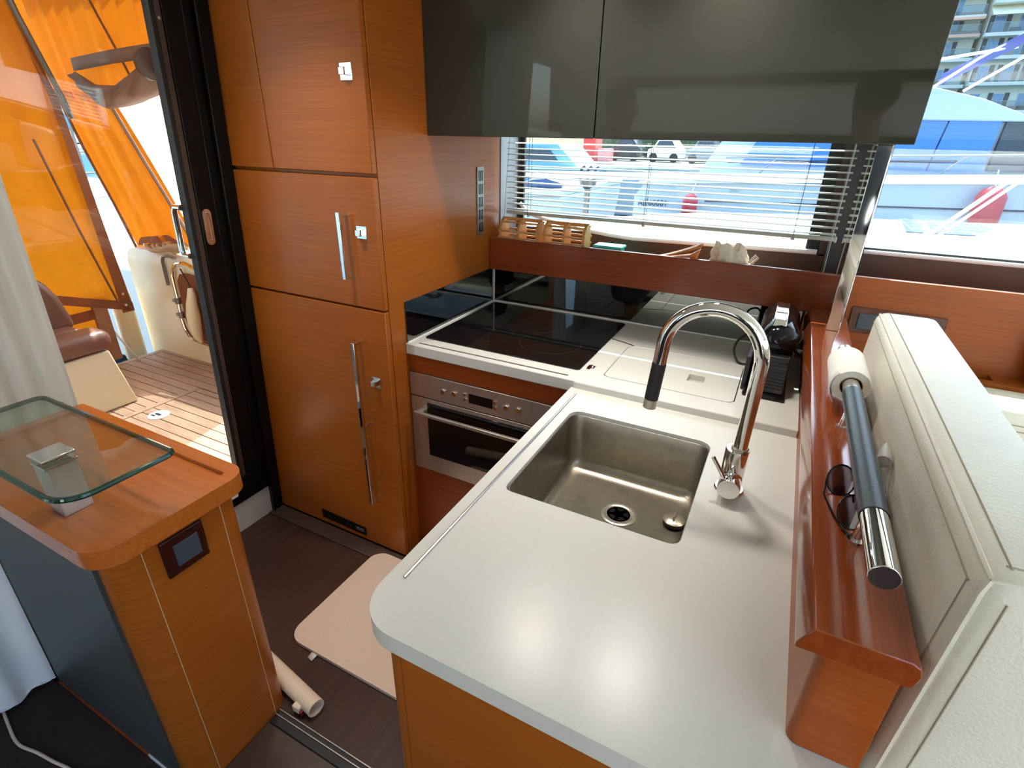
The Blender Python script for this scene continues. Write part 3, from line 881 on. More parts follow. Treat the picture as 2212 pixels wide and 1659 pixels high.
# nozzle tube standing between ledge and sofa
nz = thing('nozzle_tube', 'clear plastic bottle with pointed nozzle leaning by the cream sofa back', 'bottle', (1.262, -1.12, 1.0875))
a, b = Vector((1.249, -1.165, 1.099)), Vector((1.271, -1.005, 1.128))
ax = (b - a).normalized()
obj('body', MB().tube([a, a + ax * 0.105], [0.0105, 0.0105], 14), M['clear_plastic'], nz)
obj('cap', MB().tube([a + ax * 0.105, a + ax * 0.112, a + ax * 0.135, a + ax * 0.150, a + ax * 0.153], [0.0112, 0.0112, 0.0075, 0.0030, 0.0022], 14), M['milky'], nz)

# ------------------------------------------------------------------ sofa
def cushion(name, lab_parent, x0, x1, y0, y1, z0, z1, r=0.02, mat=None, lean=0.0, bulge=0.012, parent=None):
    """upholstered box, soft edges, faces slightly domed; lean shifts the foot along x"""
    mb = MB()
    n = 14
    def shape(u, v, w):
        # u,v,w in -1..1 on the cube surface
        cx, cy, cz = (x0 + x1) / 2, (y0 + y1) / 2, (z0 + z1) / 2
        hx, hy, hz = (x1 - x0) / 2, (y1 - y0) / 2, (z1 - z0) / 2
        p = Vector((u * hx, v * hy, w * hz))
        q = Vector((max(-hx + r, min(hx - r, p.x)), max(-hy + r, min(hy - r, p.y)), max(-hz + r, min(hz - r, p.z))))
        d = p - q
        if d.length > 1e-9:
            d = d.normalized() * r
        p = q + d
        if abs(u) == 1: p.x += math.copysign(bulge * (1 - v * v) * (1 - w * w), u)
        if abs(v) == 1: p.y += math.copysign(bulge * (1 - u * u) * (1 - w * w), v)
        if abs(w) == 1: p.z += math.copysign(bulge * 0.5 * (1 - u * u) * (1 - v * v), w)
        return Vector((cx + p.x + lean * (w - 1) * 0.5, cy + p.y, cz + p.z))
    def ser(h):
        t = r / h
        return [-1, -1 + t * 0.25, -1 + t * 0.6, -1 + t] + [(-1 + t) + (2 - 2 * t) * k / 8 for k in range(1, 8)] + [1 - t, 1 - t * 0.6, 1 - t * 0.25, 1]
    U, V, W = ser((x1 - x0) / 2), ser((y1 - y0) / 2), ser((z1 - z0) / 2)
    def face(A, B, f):
        vs = [[mb.bm.verts.new(f(a_, b_)) for b_ in B] for a_ in A]
        for i in range(len(A) - 1):
            for j in range(len(B) - 1):
                mb.bm.faces.new((vs[i][j], vs[i + 1][j], vs[i + 1][j + 1], vs[i][j + 1]))
    for sgn in (-1, 1):
        face(V, W, lambda v, w: shape(sgn, v, w))
        face(U, W, lambda u, w: shape(u, sgn, w))
        face(U, V, lambda u, v: shape(u, v, sgn))
    bmesh.ops.remove_doubles(mb.bm, verts=mb.bm.verts, dist=0.0002)
    return mb
sf = thing('sofa', 'cream leather sofa backrest along the right side of the ledge', 'sofa', (1.35, -0.9, FZ))
SZ = 1.203
obj('side_backrest', cushion('b', None, 1.284, 1.405, -1.405, -0.475, 0.50, SZ, 0.022, bulge=0.010, lean=0.02), M['leather'], sf, smooth=80)
def stitch(pts, name='seam', r=0.0016, mat='thread'):
    return obj(name, MB().tube(pts, r, 6), M[mat], sf)
e = 0.022
SX0, SX1, SY0, SY1, SZ0, SBU, SLEAN = 1.284, 1.405, -1.405, -0.475, 0.50, 0.010, 0.02
def s_top(x, y):
    u = (x - (SX0 + SX1) / 2) / ((SX1 - SX0) / 2)
    v = (y - (SY0 + SY1) / 2) / ((SY1 - SY0) / 2)
    return SZ + SBU * 0.5 * max(0, 1 - u * u) * max(0, 1 - v * v)
def s_left(y, z):
    v = (y - (SY0 + SY1) / 2) / ((SY1 - SY0) / 2)
    w = (z - (SZ0 + SZ) / 2) / ((SZ - SZ0) / 2)
    return SX0 - SBU * max(0, 1 - v * v) * max(0, 1 - w * w) + SLEAN * (w - 1) * 0.5
def s_front(x, z):
    u = (x - (SX0 + SX1) / 2) / ((SX1 - SX0) / 2)
    w = (z - (SZ0 + SZ) / 2) / ((SZ - SZ0) / 2)
    return SY0 - SBU * max(0, 1 - u * u) * max(0, 1 - w * w)
YS = [-1.385 + (1.385 - 0.495) * k / 40 for k in range(41)]
ZS = [SZ - 0.024 - 0.55 * k / 30 for k in range(31)]
c45 = 0.022 * (1 - 0.7071)
APX = (SX0 + 0.0093, SY0 + 0.0093, SZ - 0.0093)
stitch([APX] + [(SX0 + c45, y, SZ - c45 + 0.0012) for y in YS], 'piping', 0.0030, 'leather')
stitch([(SX0 + 0.0235, y, s_top(SX0 + 0.0235, y) + 0.0003) for y in YS], 'seam', 0.0010)
stitch([(s_left(y, SZ - 0.0235) - 0.0003, y, SZ - 0.0235) for y in YS], 'seam', 0.0010)
stitch([APX] + [(SX0 + c45 + SLEAN * ((z - (SZ0 + SZ) / 2) / ((SZ - SZ0) / 2) - 1) * 0.5 - 0.001, SY0 + c45 - 0.001, z) for z in ZS], 'piping', 0.0030, 'leather')
stitch([(s_left(SY0 + 0.0235, z) - 0.0003, SY0 + 0.0235, z) for z in ZS], 'seam', 0.0010)
stitch([(SX0 + 0.0235 + SLEAN * ((z - (SZ0 + SZ) / 2) / ((SZ - SZ0) / 2) - 1) * 0.5, s_front(SX0 + 0.0235, z) - 0.0003, z) for z in ZS], 'seam', 0.0010)
XS = [SX0 + 0.02 + 0.09 * k / 12 for k in range(13)]
stitch([APX] + [(x, SY0 + c45, SZ - c45 + 0.001) for x in XS], 'piping', 0.0030, 'leather')
stitch([(x, SY0 + 0.0235, s_top(x, SY0 + 0.0235) + 0.0003) for x in XS], 'seam', 0.0010)
obj('seat_base', MB().box(1.29, 2.6, -1.30, -0.12, FZ, 0.40), M['leather'], sf, bev=0.02)
obj('seat_cushion', cushion('c', None, 1.42, 2.6, -1.30, -0.36, 0.40, 0.55, 0.03), M['leather'], sf, smooth=80)
obj('window_backrest', cushion('d', None, 1.43, 2.7, -0.275, -0.118, 0.55, 0.945, 0.02, bulge=0.006), M['leather'], sf, smooth=80)
stitch([(1.46, -0.277, 0.905), (2.6, -0.277, 0.905)])
stitch([(1.46, -0.278, 0.889), (2.6, -0.278, 0.889)])
wl = thing('corner_shelf', 'narrow wood shelf with a dark recess behind the sofa corner', 'shelf', (1.9, -0.07, 0.93))
obj('board', MB().slab(rrect(1.30, 2.9, -0.112, -0.037, 0.002, 2), [rrect(1.622, 1.668, -0.088, -0.040, 0.002, 2)], 0.93, 0.951), M['wood'], wl, bev=0.001)
obj('recess', MB().box(1.62, 1.67, -0.090, -0.038, 0.9285, 0.934), M['black_soft'], wl)
cu2 = thing('scatter_cushion', 'beige cushion at the right end of the wood shelf', 'cushion', (1.79, -0.16, 0.951))
obj('pad', cushion('e', None, 1.735, 2.05, -0.108, -0.056, 0.954, 1.20, 0.02), M['leather'], cu2, smooth=80)

# ------------------------------------------------------------------ venetian blind
BY = 0.06
bl = thing('venetian_blind', 'pale venetian blind half lowered over the galley window', 'blind', (0.615, BY, 1.26))
hd = MB().box(0.03, 1.20, BY - 0.0125, BY + 0.0125, 1.600, 1.625)
obj('headrail', hd, M['slat'], bl)
ns = 15
sp_ = (1.533 - 1.312) / 11
def slat_mb(z):
    prof = []
    t = math.radians(8)
    m_ = 6
    for k in range(m_ + 1):
        u = -0.0125 + 0.025 * k / m_
        h = 0.0016 * (1 - (u / 0.0125) ** 2)
        prof.append((u * math.cos(t) - h * math.sin(t), u * math.sin(t) + h * math.cos(t)))
    low = [(p[0], p[1] - 0.0006) for p in reversed(prof)]
    poly = [(BY + p[0], z + p[1]) for p in prof + low]
    return MB().prism(poly, 'x', 0.032, 1.199)
zs = [1.533 - sp_ * k for k in range(13)]
s0 = obj('slat', slat_mb(zs[0]), M['slat'], bl)
for z in zs[1:]:
    dup(s0, (0, 0, z - zs[0]), bl)
br = obj('bottom_rail', MB().prism([(BY - 0.012, 1.272), (BY + 0.012, 1.272), (BY + 0.0125, 1.284), (BY - 0.0125, 1.284)], 'x', 0.032, 1.199), M['slat'], bl, bev=0.002)
obj('end_cap', MB().box(1.197, 1.204, BY - 0.0135, BY + 0.0135, 1.269, 1.286), M['slat'], br, bev=0.002)
for cx in (0.128, 0.590, 1.080):
    ld = MB()
    for yy in (BY - 0.0135, BY + 0.0135):
        ld.cyl((cx, yy, 1.272), (cx, yy, 1.60), 0.0009, seg=5)
    obj('ladder_cord', ld, M['cord_dark'], bl)
    obj('cord_button', MB().lathe([(0.006, -0.006), (0.006, 0.0), (0.0, 0.0)], (cx, BY - 0.004, 1.272), 'z', 10), M['slat'], bl)
obj('pull_cord', MB().tube([(1.188, BY - 0.016, 1.55), (1.189, BY - 0.016, 1.35), (1.191, BY - 0.016, 1.136)], 0.0011, 5), M['cord'], bl)
obj('pull_cord', MB().tube([(0.045, BY - 0.016, 1.55), (0.034, BY - 0.016, 1.40), (0.016, BY - 0.016, 1.136)], 0.0011, 5), M['cord'], bl)

# ------------------------------------------------------------------ things on the window shelf
SH = 1.130
def rack(x0, label):
    t = thing('wooden_rack', label, 'rack', (x0 + 0.085, 0.03, SH), 'small beech racks on the window shelf')
    y0, y1, h = -0.010, 0.062, 0.128
    prof = [(y0, SH), (y1, SH), (y1, SH + h * 0.62)]
    prof += [((y0 + y1) / 2 + (y1 - y0) / 2 * math.cos(a_), SH + h * 0.62 + h * 0.38 * math.sin(a_)) for a_ in [PI * k / 10 for k in range(1, 10)]]
    prof += [(y0, SH + h * 0.62)]
    for dx in (0.0, 0.080, 0.160):
        obj('divider', MB().prism(prof, 'x', x0 + dx, x0 + dx + 0.011), M['wood_pale'], t, bev=0.001)
    for yy, zz in ((y0 - 0.003, 0.030), (y0 - 0.003, 0.055), (y0 - 0.003, 0.080), (y1, 0.03), (y1, 0.055), (y1, 0.080), (0.002, 0.113), (0.045, 0.117), (0.026, 0.126)):
        obj('rail', MB().box(x0 - 0.002, x0 + 0.173, yy, yy + 0.004, SH + zz, SH + zz + 0.007), M['wood_pale'], t)
    return t
rack(0.030, 'small beech rack on the window shelf, nearest the fridge cabinet')
rack(0.222, 'small beech rack on the window shelf, right of its twin')
tb = thing('teal_box', 'flat teal plastic box lying on the window shelf right of the racks', 'box', (0.475, 0.03, SH))
obj('tray', MB().box(0.418, 0.530, 0.0, 0.065, SH, SH + 0.052), M['teal'], tb, bev=0.006)
obj('lid', MB().box(0.424, 0.534, -0.004, 0.069, SH + 0.0525, SH + 0.064), M['teal'], tb, bev=0.004)
pc = thing('leather_pouch', 'tan leather pouch lying open on the window shelf', 'pouch', (0.74, 0.02, SH))
def pouch(u, v):
    x = 0.645 + 0.165 * u
    return (x, -0.006 + 0.05 * v + 0.01 * u, SH + 0.040 + 0.052 * u ** 1.3 + 0.010 * math.sin(PI * v) * u)
obj('flap', MB().grid(pouch, 12, 6), M['orange_cloth'], pc, solid=0.004)
obj('base', MB().prism([(0.66, SH), (0.785, SH), (0.806, SH + 0.082), (0.775, SH + 0.060), (0.655, SH + 0.034)], 'y', 0.0, 0.05), M['orange_cloth'], pc, bev=0.003)
bgt = thing('food_bag', 'crumpled paper food bag on the window shelf beside the pouch', 'bag', (0.91, 0.03, SH))
def bagf(u, v):
    a_ = 2 * PI * u
    k = 1 - 0.45 * v ** 2
    rx, ry = 0.072 * k, 0.034 * k
    w = 1 + 0.12 * math.sin(5 * a_ + 7 * v) + 0.07 * math.sin(11 * a_ - 9 * v)
    return (0.915 + rx * w * math.cos(a_) - 0.025 * v ** 2, 0.03 + ry * w * math.sin(a_), SH + 0.098 * v + 0.016 * math.sin(3 * a_) * v)
obj('paper', MB().grid(bagf, 40, 10), M['bag'], bgt, smooth=20)
obj('clip_end', MB().tube([(0.965, 0.02, SH + 0.055), (0.985, 0.02, SH + 0.082), (0.992, 0.024, SH + 0.073), (0.975, 0.02, SH + 0.05)], 0.004, 8), M['bag'], bgt)

# ------------------------------------------------------------------ coffee machine
cm = thing('coffee_machine', 'small black capsule coffee machine in the corner of the worktop', 'coffee machine', (1.09, -0.3, 0.92))
CX = 1.094
obj('base', MB().box(CX - 0.052, CX + 0.054, -0.470, -0.14, 0.9203, 0.932), M['black_gloss'], cm, bev=0.004)
obj('body', MB().box(CX - 0.046, CX + 0.048, -0.40, -0.13, 0.932, 1.05), M['black_gloss'], cm, bev=0.008)
obj('drip_tank', MB().prism([(-0.452, 0.932), (-0.40, 0.932), (-0.40, 1.035), (-0.436, 1.035)], 'x', CX - 0.040, CX + 0.046), M['black_tex'], cm, bev=0.004)
rb_ = MB()
for k in range(10):
    z_ = 0.944 + k * 0.0088
    y_ = -0.452 + (z_ - 0.932) / 0.103 * 0.016
    rb_.box(CX - 0.037, CX + 0.043, y_ - 0.0022, y_ + 0.002, z_, z_ + 0.0035)
obj('tank_ribs', rb_, M['charcoal_rib'], cm)
obj('side_wing', MB().box(CX - 0.060, CX - 0.046, -0.43, -0.14, 0.9205, 1.02), M['black_tex'], cm, bev=0.003)
obj('head', MB().lathe([(0.0, -0.092), (0.028, -0.088), (0.044, -0.074), (0.050, -0.050), (0.051, 0.0), (0.051, 0.17), (0.045, 0.18), (0.0, 0.18)], (CX + 0.006, -0.33, 1.064), 'y', 28), M['black_gloss'], cm)
lv = MB().prism([(-0.40, 1.106), (-0.385, 1.122), (-0.27, 1.140), (-0.255, 1.134), (-0.26, 1.124), (-0.37, 1.098)], 'x', CX - 0.016, CX + 0.018)
obj('lever', lv, M['chrome'], cm, bev=0.003)
ha = [(CX - 0.050, -0.345, 1.085)] + [(CX + 0.006 + 0.058 * math.cos(a_), -0.345 - 0.062 * abs(math.sin(a_)) ** 0.6, 1.085 - 0.040 * abs(math.sin(a_))) for a_ in [PI - PI * k / 12 for k in range(1, 12)]] + [(CX + 0.062, -0.345, 1.085)]
obj('wire_handle', MB().tube(ha, 0.0028, 8), M['black_gloss'], cm)
cbl = obj('power_cable', MB().tube(cr([(CX - 0.045, -0.155, 0.97), (CX - 0.07, -0.165, 1.0), (CX - 0.098, -0.19, 0.985), (CX - 0.105, -0.215, 0.955), (CX - 0.085, -0.235, 0.926), (CX - 0.05, -0.235, 0.924)]), 0.0035, 8), M['black_soft'], cm)
obj('power_cable', MB().tube(cr([(CX + 0.04, -0.16, 0.99), (CX + 0.058, -0.17, 0.975), (CX + 0.074, -0.17, 0.962), (CX + 0.086, -0.17, 0.96)]), 0.0035, 8), M['black_soft'], cm)
wb = thing('wooden_spatula', 'thin wooden board end standing behind the coffee machine', 'spatula', (1.168, -0.06, 0.92))
obj('blade', MB().prism([(-0.085, 0.9205), (-0.045, 0.9205), (-0.045, 1.03), (-0.055, 1.052), (-0.065, 1.056), (-0.078, 1.04), (-0.085, 1.02)], 'x', 1.164, 1.170), M['wood_pale'], wb, bev=0.001)

# ------------------------------------------------------------------ sideboard by the door
pd = thing('sideboard', 'low cherry wood sideboard with rounded corners at the left by the door', 'sideboard', (-0.25, -1.45, FZ))
PX1, PY0, PY1 = 0.050, -1.593, -1.312
obj('body', MB().slab(rrect(-0.585, PX1, PY0 + 0.004, PY1, [0.002, 0.055, 0.045, 0.002], 10), [], FZ, 0.815), M['wood'], pd)
obj('back_panel', MB().box(-0.586, -0.012, PY0 - 0.004, PY0 + 0.0045, FZ + 0.014, 0.814), M['charcoal'], pd)
for yy in (-1.534, -1.362):
    obj('seam', MB().box(PX1 - 0.001, PX1 + 0.0008, yy - 0.0008, yy + 0.0008, FZ, 0.815), M['card'], pd)
obj('skirting', MB().box(-0.586, -0.145, PY0 - 0.008, PY0 - 0.0035, FZ, FZ + 0.014), M['wood_red'], pd)
obj('skirting', MB().box(-0.145, -0.01, PY0 - 0.007, PY0 - 0.0035, FZ, FZ + 0.016), M['caulk'], pd)
TX0, TX1, TY0, TY1 = -0.588, 0.088, -1.622, -1.300
rim = rrect(TX0, TX1, TY0, TY1, [0.01, 0.06, 0.045, 0.01], 10)
inn = rrect(TX0 + 0.03, TX1 - 0.036, TY0 + 0.036, TY1 - 0.032, [0.01, 0.035, 0.006, 0.01], 8)
obj('rim', MB().slab(rim, [inn], 0.816, 0.858), M['wood_top'], pd, bev=0.007, seg=4)
obj('top', MB().slab([(p[0], p[1]) for p in rrect(TX0 + 0.028, TX1 - 0.034, TY0 + 0.034, TY1 - 0.030, 0.005, 3)], [], 0.818, 0.8485), M['wood_top'], pd)
so = thing('wall_socket', 'dark brown square socket on the end of the sideboard', 'socket', (PX1, -1.457, 0.69))
of = obj('frame', MB().box(PX1 + 0.0002, PX1 + 0.008, -1.5035, -1.4105, 0.692, 0.786), M['brown_gloss'], so, bev=0.003)
obj('rocker', MB().box(PX1 + 0.007, PX1 + 0.0105, -1.481, -1.427, 0.711, 0.765), M['switch'], so, bev=0.0015)

GZ0, GZ1 = 0.9635, 0.9745
gs = thing('glass_shelf', 'tinted glass shelf with rounded corners on a chrome block above the sideboard', 'shelf', (-0.19, -1.52, 0.8515))
g_out = rrect(-0.445, 0.068, -1.626, -1.424, [0.02, 0.055, 0.018, 0.02], 10)
g_in = rrect(-0.4435, 0.0665, -1.6245, -1.4255, [0.02, 0.054, 0.017, 0.02], 10)
obj('plate', MB().slab(g_in, [], GZ0, GZ1), M['table_glass'], gs, bev=0.002)
eg = [(p[0], p[1], (GZ0 + GZ1) / 2) for p in rrect(-0.4425, 0.0655, -1.6235, -1.4265, [0.02, 0.054, 0.017, 0.02], 10)]
obj('edge', MB().tube(eg, 0.0056, 8, closed=True), M['glass_edge'], gs)
obj('post', MB().box(-0.152, -0.100, -1.575, -1.523, 0.8487, 0.957), M['satin'], gs, bev=0.001)
obj('clamp', MB().box(-0.154, -0.098, -1.577, -1.521, 0.9575, 0.9632).box(-0.154, -0.098, -1.577, -1.521, 0.9747, 0.9795), M['chrome'], gs, bev=0.0008)

# ------------------------------------------------------------------ curtain in front of the glass door
ct = thing('curtain', 'sheer white curtain hanging in front of the door glass at far left', 'curtain', (-0.6, -1.6, FZ + 0.01))
def curt(y0, y1, nf, amp, off, z0=0.06, z1=2.04, ph=0.0, gather=0.0):
    def fn(u, v):
        z = z0 + (z1 - z0) * v
        g = 1 - gather * math.exp(-((z - 0.9) / 0.5) ** 2)
        y = y0 + (y1 - y0) * u * g
        a_ = amp * (0.35 + 0.65 * (0.5 + 0.5 * math.sin(2 * v + 1)))
        return (xb(z) + off + a_ * math.sin(2 * PI * nf * u + ph + 0.6 * math.sin(2.2 * v)), y, z + 0.008 * math.sin(2 * PI * nf * u) * (1 - v))
    return MB().grid(fn, 90, 40)
obj('drape', curt(-1.306, -2.05, 13, 0.019, 0.030), M['curtain'], ct, smooth=80)
obj('front_drape', curt(-1.599, -2.15, 6, 0.013, 0.094, z0=0.076, ph=1.0), M['curtain_bright'], ct, smooth=80)
hemp = MB()
obj('hem', MB().tube([(xb(0.063) + 0.094 + 0.013 * 0.7 * math.sin(2 * PI * 6 * k / 40 + 1.0), -1.60 - 0.55 * k / 40, 0.079) for k in range(41)], 0.002, 6), M['curtain_bright'], ct)
wc = obj('power_cord', MB().tube(cr([(-0.74, -1.69, 0.062), (-0.66, -1.710, 0.062), (-0.60, -1.723, 0.062), (-0.55, -1.733, 0.062), (-0.505, -1.741, 0.062), (-0.465, -1.742, 0.062), (-0.41, -1.731, 0.062), (-0.35, -1.723, 0.062), (-0.29, -1.713, 0.062), (-0.2, -1.705, 0.062), (-0.05, -1.73, 0.062)]), 0.0038, 8), M['cream'])
tag(wc, 'white power cord snaking over the dark carpet at lower left', 'cord')

# ------------------------------------------------------------------ floor things
struct('trim_4', MB().box(-0.70, 0.10, -4.2, -1.602, FZ, FZ + 0.008), M['carpet'])
th = MB().box(0.055, 0.612, -1.388, -1.347, FZ, FZ + 0.006)
struct('trim_5', th, M['black_soft'], bev=0.002)
struct('trim_6', MB().box(0.055, 0.612, -1.366, -1.3635, FZ + 0.006, FZ + 0.0095).box(0.055, 0.612, -1.352, -1.3495, FZ + 0.006, FZ + 0.0095), M['steel'])
struct('trim_7', MB().box(0.055, 0.612, -2.4, -1.39, FZ, FZ + 0.004), M['floor_step'])
mt = thing('floor_mat', 'beige rounded cloth mat lying on the dark galley floor', 'mat', (0.2, -0.95, FZ))
mo = rrect(-0.118, 0.60, -1.172, -0.722, 0.055, 8)
obj('cloth', MB().slab(mo, [], FZ + 0.0005, FZ + 0.014), M['mat'], mt, bev=0.005, seg=3)
obj('label_tab', MB().faces([(-0.006, -1.165, FZ + 0.007), (0.018, -1.168, FZ + 0.007), (0.016, -1.196, FZ + 0.004), (-0.006, -1.192, FZ + 0.004)], [(0, 1, 2, 3)]), M['white_panel'], mt, solid=0.001)
tu = thing('plastic_tube', 'cream plastic tube lying on the floor beside the sideboard', 'tube', (0.08, -1.29, FZ))
p0, p1 = Vector((-0.18, -1.255, FZ + 0.026)), Vector((0.156, -1.308, FZ + 0.026))
axx = (p1 - p0).normalized()
def tcirc(c, r, n=24):
    u = axx.cross(Vector((0, 0, 1))).normalized()
    w = u.cross(axx)
    return [c + u * r * math.cos(2 * PI * k / n) + w * r * math.sin(2 * PI * k / n) for k in range(n)]
obj('pipe', MB().loft([tcirc(p0, 0.0215), tcirc(p0, 0.0255), tcirc(p1, 0.0255), tcirc(p1, 0.0215), tcirc(p1 - axx * 0.12, 0.0215)], cap0=False, cap1=False), M['cream'], tu)
obj('plug', MB().cyl(p1 - axx * 0.12, p1 - axx * 0.118, 0.0214), M['cream'], tu)
obj('clip', MB().box(0.092, 0.118, -1.338, -1.318, FZ + 0.010, FZ + 0.034), M['cream'], tu, bev=0.003)
obj('clip_button', MB().box(0.118, 0.128, -1.338, -1.322, FZ + 0.008, FZ + 0.024), M['red_plastic'], tu, bev=0.002)

# ------------------------------------------------------------------ the two people standing behind the camera (seen only as reflections)
def cloth_mat(name, shirt, trouser, skin):
    m, nt, b = new_mat(name)
    tc = nt.nodes.new('ShaderNodeTexCoord')
    sx = nt.nodes.new('ShaderNodeSeparateXYZ')
    nt.links.new(tc.outputs['Object'], sx.inputs[0])
    mr = nt.nodes.new('ShaderNodeMapRange')
    mr.inputs['From Min'].default_value = 0.0
    mr.inputs['From Max'].default_value = 2.0
    nt.links.new(sx.outputs['Z'], mr.inputs['Value'])
    r = nt.nodes.new('ShaderNodeValToRGB')
    r.color_ramp.interpolation = 'CONSTANT'
    r.color_ramp.elements[0].color = (0.02, 0.02, 0.02, 1)
    r.color_ramp.elements[1].position = 0.05
    r.color_ramp.elements[1].color = trouser
    e_ = r.color_ramp.elements.new(0.49); e_.color = shirt
    e_ = r.color_ramp.elements.new(0.757); e_.color = skin
    nt.links.new(mr.outputs[0], r.inputs['Fac'])
    nt.links.new(r.outputs[0], b.inputs['Base Color'])
    b.inputs['Roughness'].default_value = 0.85
    return m
M['skin'] = plain('skin', srgb(196, 150, 124), 0.5)
M['hair'] = plain('dark_hair', srgb(36, 28, 24), 0.6)
def skin_obj(name, verts, edges, radii, mat, parent, sub=2, root=0):
    me = bpy.data.meshes.new(name)
    o0 = OFF[parent]
    me.from_pydata([tuple(Vector(v) - o0) for v in verts], edges, [])
    me.materials.append(mat)
    o = bpy.data.objects.new(name, me)
    COL.objects.link(o)
    OFF[o] = o0
    o.parent = parent
    md = o.modifiers.new('skin', 'SKIN')
    md.use_smooth_shade = True
    for i, d in enumerate(me.skin_vertices[0].data):
        rr = radii[i]
        d.radius = rr if isinstance(rr, tuple) else (rr, rr)
        d.use_root = (i == root)
    ms = o.modifiers.new('smooth', 'SUBSURF'); ms.levels = sub; ms.render_levels = sub
    return o
def person(x, y, face, head_z, label, shirt, trouser):
    """standing figure; face = heading angle of the nose in the floor plane"""
    t = thing('person', label, 'person', (x, y, FZ))
    k = (head_z - FZ) / 1.64
    f = Vector((math.cos(face), math.sin(face), 0)); l = Vector((-math.sin(face), math.cos(face), 0))
    def P(fr, si, z): return Vector((x, y, FZ)) + (f * fr + l * si + Vector((0, 0, z))) * k
    V, E, Rd = [], [], []
    def add(p, r, prev=None):
        V.append(p); Rd.append(r * k if not isinstance(r, tuple) else (r[0] * k, r[1] * k))
        if prev is not None: E.append((prev, len(V) - 1))
        return len(V) - 1
    pel = add(P(0, 0, 0.96), (0.15, 0.12))
    wa = add(P(0, 0, 1.10), (0.135, 0.105), pel)
    ch = add(P(0, 0, 1.30), (0.155, 0.115), wa)
    nb = add(P(-0.01, 0, 1.46), (0.085, 0.08), ch)
    nk = add(P(0.0, 0, 1.52), 0.055, nb)
    hd0 = add(P(0.02, 0, 1.585), (0.070, 0.080), nk)
    hd1 = add(P(0.015, 0, 1.66), (0.076, 0.096), hd0)
    add(P(0.0, 0, 1.72), (0.060, 0.075), hd1)
    for s_ in (-1, 1):
        hp = add(P(0, s_ * 0.09, 0.90), 0.095, pel)
        kn = add(P(0.015, s_ * 0.10, 0.50), 0.060, hp)
        cf = add(P(-0.01, s_ * 0.105, 0.34), 0.056, kn)
        an = add(P(-0.015, s_ * 0.11, 0.09), 0.038, cf)
        he = add(P(-0.01, s_ * 0.11, 0.045), 0.042, an)
        add(P(0.15, s_ * 0.125, 0.035), 0.036, he)
        sh = add(P(-0.01, s_ * 0.185, 1.41), 0.068, ch)
        el = add(P(-0.03, s_ * 0.235, 1.13), 0.045, sh)
        add(P(0.03, s_ * 0.235, 0.985), 0.034, el)
        add(P(0.06, s_ * 0.23, 0.90), 0.029, len(V) - 1)
    skin_obj('body', V, E, Rd, cloth_mat('outfit', shirt, trouser, srgb(196, 150, 124)), t)
    for s_ in (-1, 1):
        V2, E2, R2 = [], [], []
        def a2(p, r, prev=None):
            V2.append(p); R2.append(r * k)
            if prev is not None: E2.append((prev, len(V2) - 1))
            return len(V2) - 1
        wr = a2(P(0.058, s_ * 0.23, 0.905), 0.026)
        pm = a2(P(0.072, s_ * 0.228, 0.845), 0.030, wr)
        for q, (fo, ln) in enumerate(((0.026, 0.068), (0.009, 0.078), (-0.008, 0.072), (-0.024, 0.056))):
            b0 = a2(P(0.075 + fo, s_ * 0.226, 0.812), 0.010, pm)
            b1 = a2(P(0.085 + fo, s_ * 0.222, 0.812 - ln * 0.55), 0.0090, b0)
            a2(P(0.083 + fo, s_ * 0.214, 0.812 - ln), 0.0078, b1)
        t0 = a2(P(0.092, s_ * 0.215, 0.862), 0.012, wr)
        t1 = a2(P(0.115, s_ * 0.205, 0.828), 0.0105, t0)
        a2(P(0.122, s_ * 0.200, 0.800), 0.009, t1)
        skin_obj('hand', V2, E2, R2, M['skin'], t, 1)
    c = P(-0.012, 0, 1.69)
    hb_ = MB().ell(c, 0.098 * k, 0.094 * k, 0.100 * k, 24, 14)
    obj('hair', hb_, M['hair'], t)
    for s_ in (-1, 1):
        obj('ear', MB().ell(P(0.005, s_ * 0.078, 1.635), 0.016 * k, 0.010 * k, 0.030 * k, 10, 6), M['skin'], t)
        obj('eye', MB().ell(P(0.093, s_ * 0.031, 1.648), 0.012 * k, 0.012 * k, 0.011 * k, 10, 6), M['white'], t)
    obj('nose', MB().tube([P(0.098, 0, 1.655), P(0.118, 0, 1.615), P(0.100, 0, 1.605)], [0.008 * k, 0.013 * k, 0.010 * k], 8), M['skin'], t)
    obj('mouth', MB().tube([P(0.088, -0.022, 1.572), P(0.097, 0, 1.571), P(0.088, 0.022, 1.572)], [0.004, 0.006, 0.004], 6), M['red_plastic'], t)
    return t
person(1.31, -2.45, math.radians(238), 1.735, 'dark haired person in dark clothes mirrored at the right of the black cabinet', srgb(46, 46, 48), srgb(40, 42, 50))
person(0.0, -2.45, math.radians(20), 1.715, 'dark haired person in dark clothes mirrored beside the cabinet door joint', srgb(52, 48, 46), srgb(44, 44, 46))

